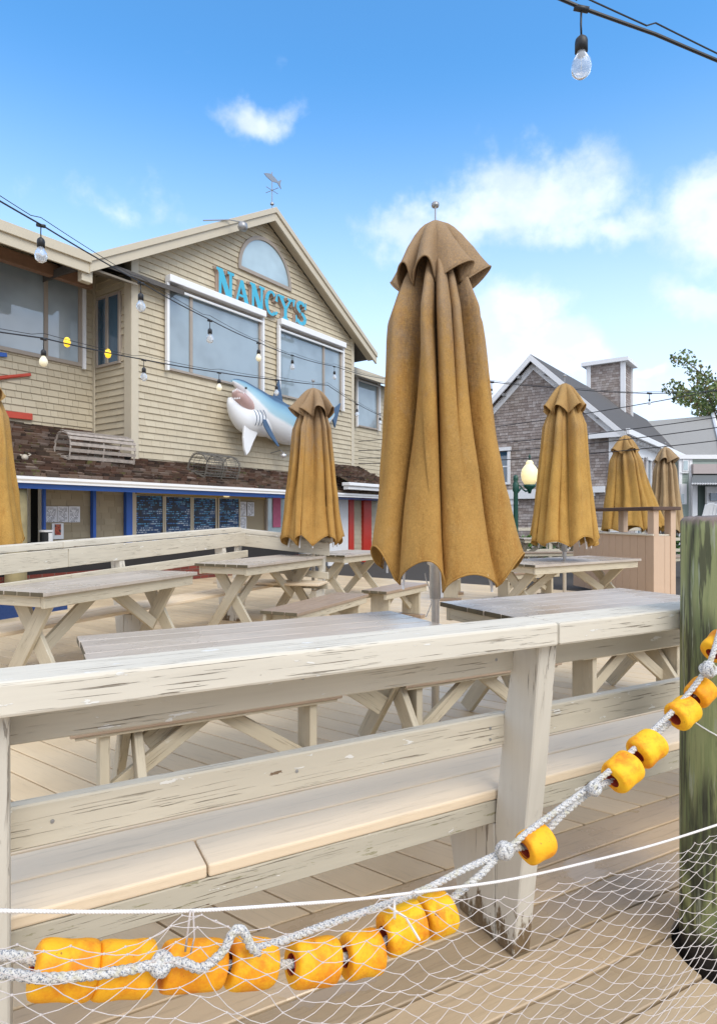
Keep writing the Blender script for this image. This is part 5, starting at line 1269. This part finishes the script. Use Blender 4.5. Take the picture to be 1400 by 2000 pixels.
string('light string with one clear bulb high over the shingled roof at right', [(930, 742, 12), (1085, 757, 12), (1268, 768, 12), (1420, 762, 12)], [(960, 746, 12, .12, 'c'), (1268, 768, 12, .10, 'c')], .008, bs=2.2)
for i, (a, b) in enumerate((((700, 862, 16), (1420, 758, 12)), ((700, 880, 14), (1420, 812, 12)), ((700, 895, 14), (1420, 832, 11)), ((700, 905, 14), (1420, 858, 11)))):
    m_ = MB(); m_.tube(cat_pts(px(*a), px(*b), .12), .009, 5)
    tag(m_.build('overhead_wire', WIRE), ['thin black wire rising steeply across the shingled roof, topmost of four', 'thin black wire across the shingled building, second from the top', 'thin black wire across the shingled building, third from the top', 'thin black wire just above the street lamp globe, lowest of four'][i], 'wire', 'overhead wires at right')
for (x, y, Z) in ((1303, 898, 13), (982, 893, 13), (1374, 885, 13), (1322, 905, 13)):
    pass

up_ = thing('utility_pole', 'wooden utility pole with crossarms and cables mirrored in the gable window', 'utility pole', (17.8, 21.0, 0), radians(60))
m_ = MB(); m_.tube([(0, 0, -.6), (0, 0, 6), (0, 0, 12.6)], [.19, .16, .13], 10); m_.build('pole', BARK, up_, smooth=True)
for z0 in (11.9, 10.9, 9.3):
    m_ = MB(); m_.box(-1.3, 1.3, -.16, -.04, z0, z0+.14); m_.build('crossarm', BARK, up_)
    for xx in (-1.2, -.6, .6, 1.2):
        m_ = MB(); m_.lathe([(0, 0), (.06, .02), (.05, .12), (.07, .18), (0, .24)], (xx, -.1, z0+.14), 8); m_.build('insulator', DISH, up_)
m_ = MB(); m_.lathe([(0, 0), (.26, 0), (.28, .8), (0, .85)], (.42, 0, 8.2), 14); m_.build('transformer', DISH, up_)
for k in range(4):
    m_ = MB(); m_.tube(cat_pts(Vector((-1.2+k*.8, -.1, 11.9-k*.3)), Vector((.3-k*.1, 0, 8.3)), .5, 8), .025, 5); m_.build('cable', WIRE, up_)
# ================================================================== PILING
pl = MB(); N = 48; hs = []
rn = random.Random(8); PR = .150
zs = [-.6, -.2, 0, .3, .6, .9, 1.15, 1.30, 1.34, 1.352]
for j, z in enumerate(zs):
    for k in range(N):
        a = 2*pi*k/N; rr = PR*(1+.014*sin(3*a+z*2)+.03*noise.noise(Vector((cos(a)*3, sin(a)*3, z*3))))*(1.0 if j < len(zs)-1 else .93)
        zz_ = z + (.006*noise.noise(Vector((cos(a)*9, sin(a)*9, 1)))+.004*cos(a-.8) if j > 6 else 0)
        pl.v.append((rr*cos(a), rr*sin(a), zz_))
for j in range(len(zs)-1):
    for k in range(N): k2 = (k+1) % N; pl.face((j*N+k, j*N+k2, (j+1)*N+k2, (j+1)*N+k))
pl.face([(len(zs)-1)*N+k for k in range(N)])
PX, PY = .5139*1.96+.1686, 1.96
po = pl.build('piling', PILE, loc=(PX, PY, 0), smooth=True); tag(po, 'thick round green stained wooden piling at the right edge', 'piling')
m_ = MB(); ring_ = [(PX+(PR+.004)*cos(a), PY+(PR+.004)*sin(a), .70-.05*cos(a+.8)) for a in [2*pi*k/40 for k in range(40)]]; m_.tube(ring_, .0022, 5, closed=True); tag(m_.build('twine_loop', CORKW), 'thin cord looped round the green piling', 'cord')

# ================================================================== ROPE, FLOATS, NET
VN = 1.0
def smoothpath(pts, sub=6):
    out = []
    for i in range(len(pts)-1):
        p0, p1, p2, p3 = pts[max(i-1, 0)], pts[i], pts[i+1], pts[min(i+2, len(pts)-1)]
        for k in range(sub):
            u = k/sub; out.append(.5*((2*p1)+(p2-p0)*u+(2*p0-5*p1+4*p2-p3)*u*u+(3*p1-p0-3*p2+p3)*u**3))
    out.append(pts[-1]); return out
def resample(pts, step):
    out = [pts[0]]; acc = 0
    for i in range(len(pts)-1):
        a, b = pts[i], pts[i+1]; L = (b-a).length; d = step-acc
        while d <= L: out.append(a.lerp(b, d/L)); d += step
        acc = L-(d-step)
    return out
def twisted(m_, path, R_, r_, lay, strands=3, n=7):
    path = resample(path, lay/9); up = Vector((0, 0, 1)); fr_ = []
    for i, p in enumerate(path):
        d = (path[min(i+1, len(path)-1)]-path[max(i-1, 0)]).normalized(); up = (up-d*up.dot(d)).normalized(); fr_.append((p, up.copy(), d.cross(up)))
    for s_ in range(strands):
        m_.tube([p+(u*cos(2*pi*(i/9+s_/strands))+v*sin(2*pi*(i/9+s_/strands)))*R_ for i, (p, u, v) in enumerate(fr_)], r_, n)
def pth(lst, v=VN): return smoothpath([bp(q[0], q[1], q[2] if len(q) > 2 else v) for q in lst])
rp = thing('float_rope', 'thick speckled grey rope sagging from the green piling across the foreground', 'rope')
mainp = [(1440, 1150, 1.0), (1408, 1225, .99), (1383, 1300, .98), (1330, 1372), (1270, 1432), (1210, 1490), (1150, 1538), (1090, 1582), (1030, 1626), (985, 1662), (900, 1702), (830, 1738), (740, 1772), (640, 1806), (560, 1836), (505, 1852, .985), (488, 1846, .96)]
m_ = MB(); twisted(m_, pth(mainp), .0032, .0040, .034); m_.build('strand', ROPE, rp, smooth=True)
loop = [(505, 1862, .95), (490, 1850, .945), (478, 1824, .945), (465, 1815, .945), (452, 1826, .945), (440, 1852, .945), (418, 1876, .945), (390, 1893, .945), (360, 1882, .945), (330, 1880, .945), (295, 1886, .945), (240, 1897, .945), (170, 1906, .945), (90, 1912, .945), (30, 1905, .95), (-60, 1895, .95)]
m_ = MB(); twisted(m_, pth(loop), .0034, .0042, .034); m_.build('strand', ROPE, rp, smooth=True)
low = [(1383, 1310, 1.0), (1345, 1375, 1.02), (1300, 1418, 1.02), (1262, 1458, 1.02), (1215, 1512, 1.02), (1160, 1542, 1.01), (1100, 1590, 1.01), (1045, 1645, 1.02), (985, 1665), (935, 1712, .99), (880, 1758, .99), (852, 1785), (790, 1818), (705, 1862), (610, 1880), (540, 1885), (490, 1886), (375, 1887), (300, 1888), (245, 1892), (125, 1893), (40, 1870), (-60, 1866)]
m_ = MB(); twisted(m_, pth(low), .0036, .0044, .036); m_.build('strand', ROPE, rp, smooth=True)
for i, (x, y, v, r_) in enumerate(((985, 1662, .985, .014), (1383, 1308, .975, .017), (1160, 1541, .985, .012), (315, 1884, .95, .013))):
    m_ = MB(); c = bp(x, y, v); rn = random.Random(i)
    for k in range(5):
        ax_ = Vector((rn.uniform(-1, 1), rn.uniform(-1, 1), rn.uniform(-1, 1))).normalized(); b1 = ax_.orthogonal().normalized(); b2 = ax_.cross(b1)
        m_.tube([c+(b1*cos(q)+b2*sin(q))*r_ for q in [2*pi*j/16 for j in range(16)]], .0055, 7, closed=True)
    m_.build('knot', ROPE, rp, smooth=True)
def xy_dir(x0, y0, x1, y1, v): return (bp(x1, y1, v)-bp(x0, y0, v)).normalized()
FL = [(126, 1895, 1, 0.02, .080, .037, 'leftmost orange foam float on the rope at the bottom left'),
      (243, 1893, 1, 0.0, .078, .037, 'yellow orange float second from the left, touching the leftmost float'),
      (377, 1886, 1, .05, .082, .034, 'orange float just left of the raised rope loop'),
      (490, 1882, 1, .0, .066, .035, 'dark orange float under the raised rope loop'),
      (612, 1880, 1, .06, .072, .036, 'orange float first of the run of four below the foreground post, leftmost of the run'),
      (706, 1864, 1, .12, .058, .036, 'orange float second in the run of four that climbs to the foreground post'),
      (786, 1812, 1, .40, .068, .036, 'orange float third in the run of four that climbs to the foreground post'),
      (853, 1786, 1, .42, .050, .037, 'bright orange float touching the foreground post, last of the run of four'),
      (1046, 1650, 1, .50, .056, .033, 'single orange float hanging in front of the post edge with a small hole mark'),
      (1216, 1508, 1, .62, .060, .036, 'orange float at the lower end of the pair between the post and the piling'),
      (1263, 1462, 1, .62, .060, .036, 'yellow orange float at the upper end of the pair between the post and the piling'),
      (1333, 1392, 1, .62, .055, .034, 'orange float hanging across the left edge of the green piling'),
      (1368, 1352, 1, .68, .048, .032, 'orange float touching the piling just below the rope knot'),
      (1404, 1262, 1, .9, .055, .034, 'topmost orange float cut off by the right photo edge')]
for i, (x, y, k_, sl__, L, r_, lab) in enumerate(FL):
    sli = (0, .03, .05, 0, .10, .20, .45, .48, .55, .85, .85, .80, 1.0, 1.2)[i]; c = bp(x, y, VN); d = xy_dir(x-12, y+12*sli, x+12, y-12*sli, VN)
    rn = random.Random(i+3)
    L *= (1.10 if i < 2 else 1.20); r_ *= 1.07
    M_ = Vector((0, 0, 1)).rotation_difference(d).to_matrix()
    m_ = MB(); h2 = L/2; w_ = rn.uniform(.94, 1.06)
    prof = [(.016, -h2), (r_*.86, -h2), (r_*.97, -h2+.006), (r_*1.0, -h2*.5), (r_*w_*.95, 0), (r_*1.01, h2*.5), (r_*.98, h2-.006), (r_*.87, h2), (.016, h2)]
    m_.lathe(prof, n=28, M=M_); 
    for q, v in enumerate(m_.v):
        v = Vector(v); nn = noise.noise(v*22+Vector((i*3, 0, 0)))*.0035+noise.noise(v*70+Vector((i*3, 5, 0)))*.0010; m_.v[q] = tuple(v+v.normalized()*nn)
    o = thing('net_float', lab, 'net float', tuple(c), 0, 'orange foam net floats on the rope')
    f_ = m_.build('foam_body', FOAM, o, smooth=True)
    ss = f_.modifiers.new('s', 'SUBSURF'); ss.levels = 1; ss.render_levels = 1
    m_ = MB(); m_.lathe([(.0165, -h2-.0005), (.0155, -h2+.01), (.0155, h2-.01), (.0165, h2+.0005)], n=20, M=M_); m_.f = [q[::-1] for q in m_.f]; m_.build('bore', FOAMIN, o, smooth=True)
# thin white rope
m_ = MB(); twisted(m_, pth([(-80, 1780, .97), (0, 1780, .97), (180, 1782, .97), (372, 1780, .97), (560, 1768, .97), (700, 1757, .97), (860, 1738, .97), (1000, 1718, .97), (1150, 1684, .97), (1280, 1650, .97), (1400, 1612, .96), (1480, 1585, .96)]), .0013, .0017, .015, 3, 5)
tag(m_.build('thin_rope', CORKW, smooth=True), 'thin white rope stretched across the foreground above the net', 'rope')
# net
nt = MB(); rn = random.Random(12)
topc = [(-90, 1832), (0, 1832), (100, 1842), (200, 1846), (300, 1815), (372, 1784), (450, 1800), (560, 1812), (640, 1800), (720, 1772), (800, 1756), (880, 1754), (1000, 1750), (1100, 1728), (1200, 1704), (1300, 1668), (1400, 1636), (1500, 1600)]
tp = resample(smoothpath([bp(x, y, .955) for x, y in topc], 8), .037)
NC = len(tp); NRW = 54
def node(i, j):
    p = tp[min(i, NC-1)]; fr_ = i/(NC-1)
    row = .0115*(1-.25*max(0, (fr_-.5))/.5)
    zoff = j*row*(.5+.5*min(1, j/8))
    q = Vector((p.x, p.y, p.z-zoff))
    w1 = noise.noise(Vector((i*.45, j*.5, 3)))*.020; w2 = noise.noise(Vector((i*.4, j*.45, 9)))*.010; w3 = noise.noise(Vector((i*.12, j*.10, 5)))*.035
    d = Vector((cos(A28), sin(A28), 0)); nvec = Vector((sin(A28), -cos(A28), 0))
    return q+d*(w1-.006*j*fr_)+Vector((0, 0, w2-w3*.45))+nvec*(w3*.6+.004*j)
for j in range(NRW):
    for i in range(NC-1):
        if (i+j) % 2: continue
        for di in (-1, 1):
            if not (0 <= i+di < NC): continue
            a, b = node(i, j), node(i+di, j+1); m0 = a.lerp(b, .5)-Vector((0, 0, .0022+.002*noise.noise(a*30)))
            nt.tube([a, m0, b], .00074, 4, cap=False)
        a = node(i, j)
        nt.lathe([(0, -.0022), (.002, -.0008), (.002, .0008), (0, .0022)], tuple(a), 5)
tk = bp(372, 1780, .965)
nt.tube([tk, tk-Vector((.004, 0, .03)), tk-Vector((.008, 0, .062))], .0018, 5); nt.tube([tk+Vector((.004, 0, 0)), tk-Vector((-.006, 0, .04)), tk-Vector((0, 0, .066))], .0014, 5)
tag(nt.build('fishing_net', plain('net_twine', (.56, .50, .46), .7, .2, 60), smooth=True), 'white knotted fishing net hanging across the bottom of the picture', 'net')
# white cable tie on the float rope
c = bp(770, 1775, .975); m_ = MB(); m_.tube([c+Vector((-.012, 0, .004)), c+Vector((.02, -.01, -.01)), c+Vector((.045, -.012, -.05))], .0022, 5); m_.tube([c+(Vector((0, cos(q), sin(q))))*.016 for q in [2*pi*k/14 for k in range(14)]], .0018, 5, closed=True); tag(m_.build('cable_tie', CORKW), 'white plastic tie binding the net to the rope above the floats', 'cable tie')
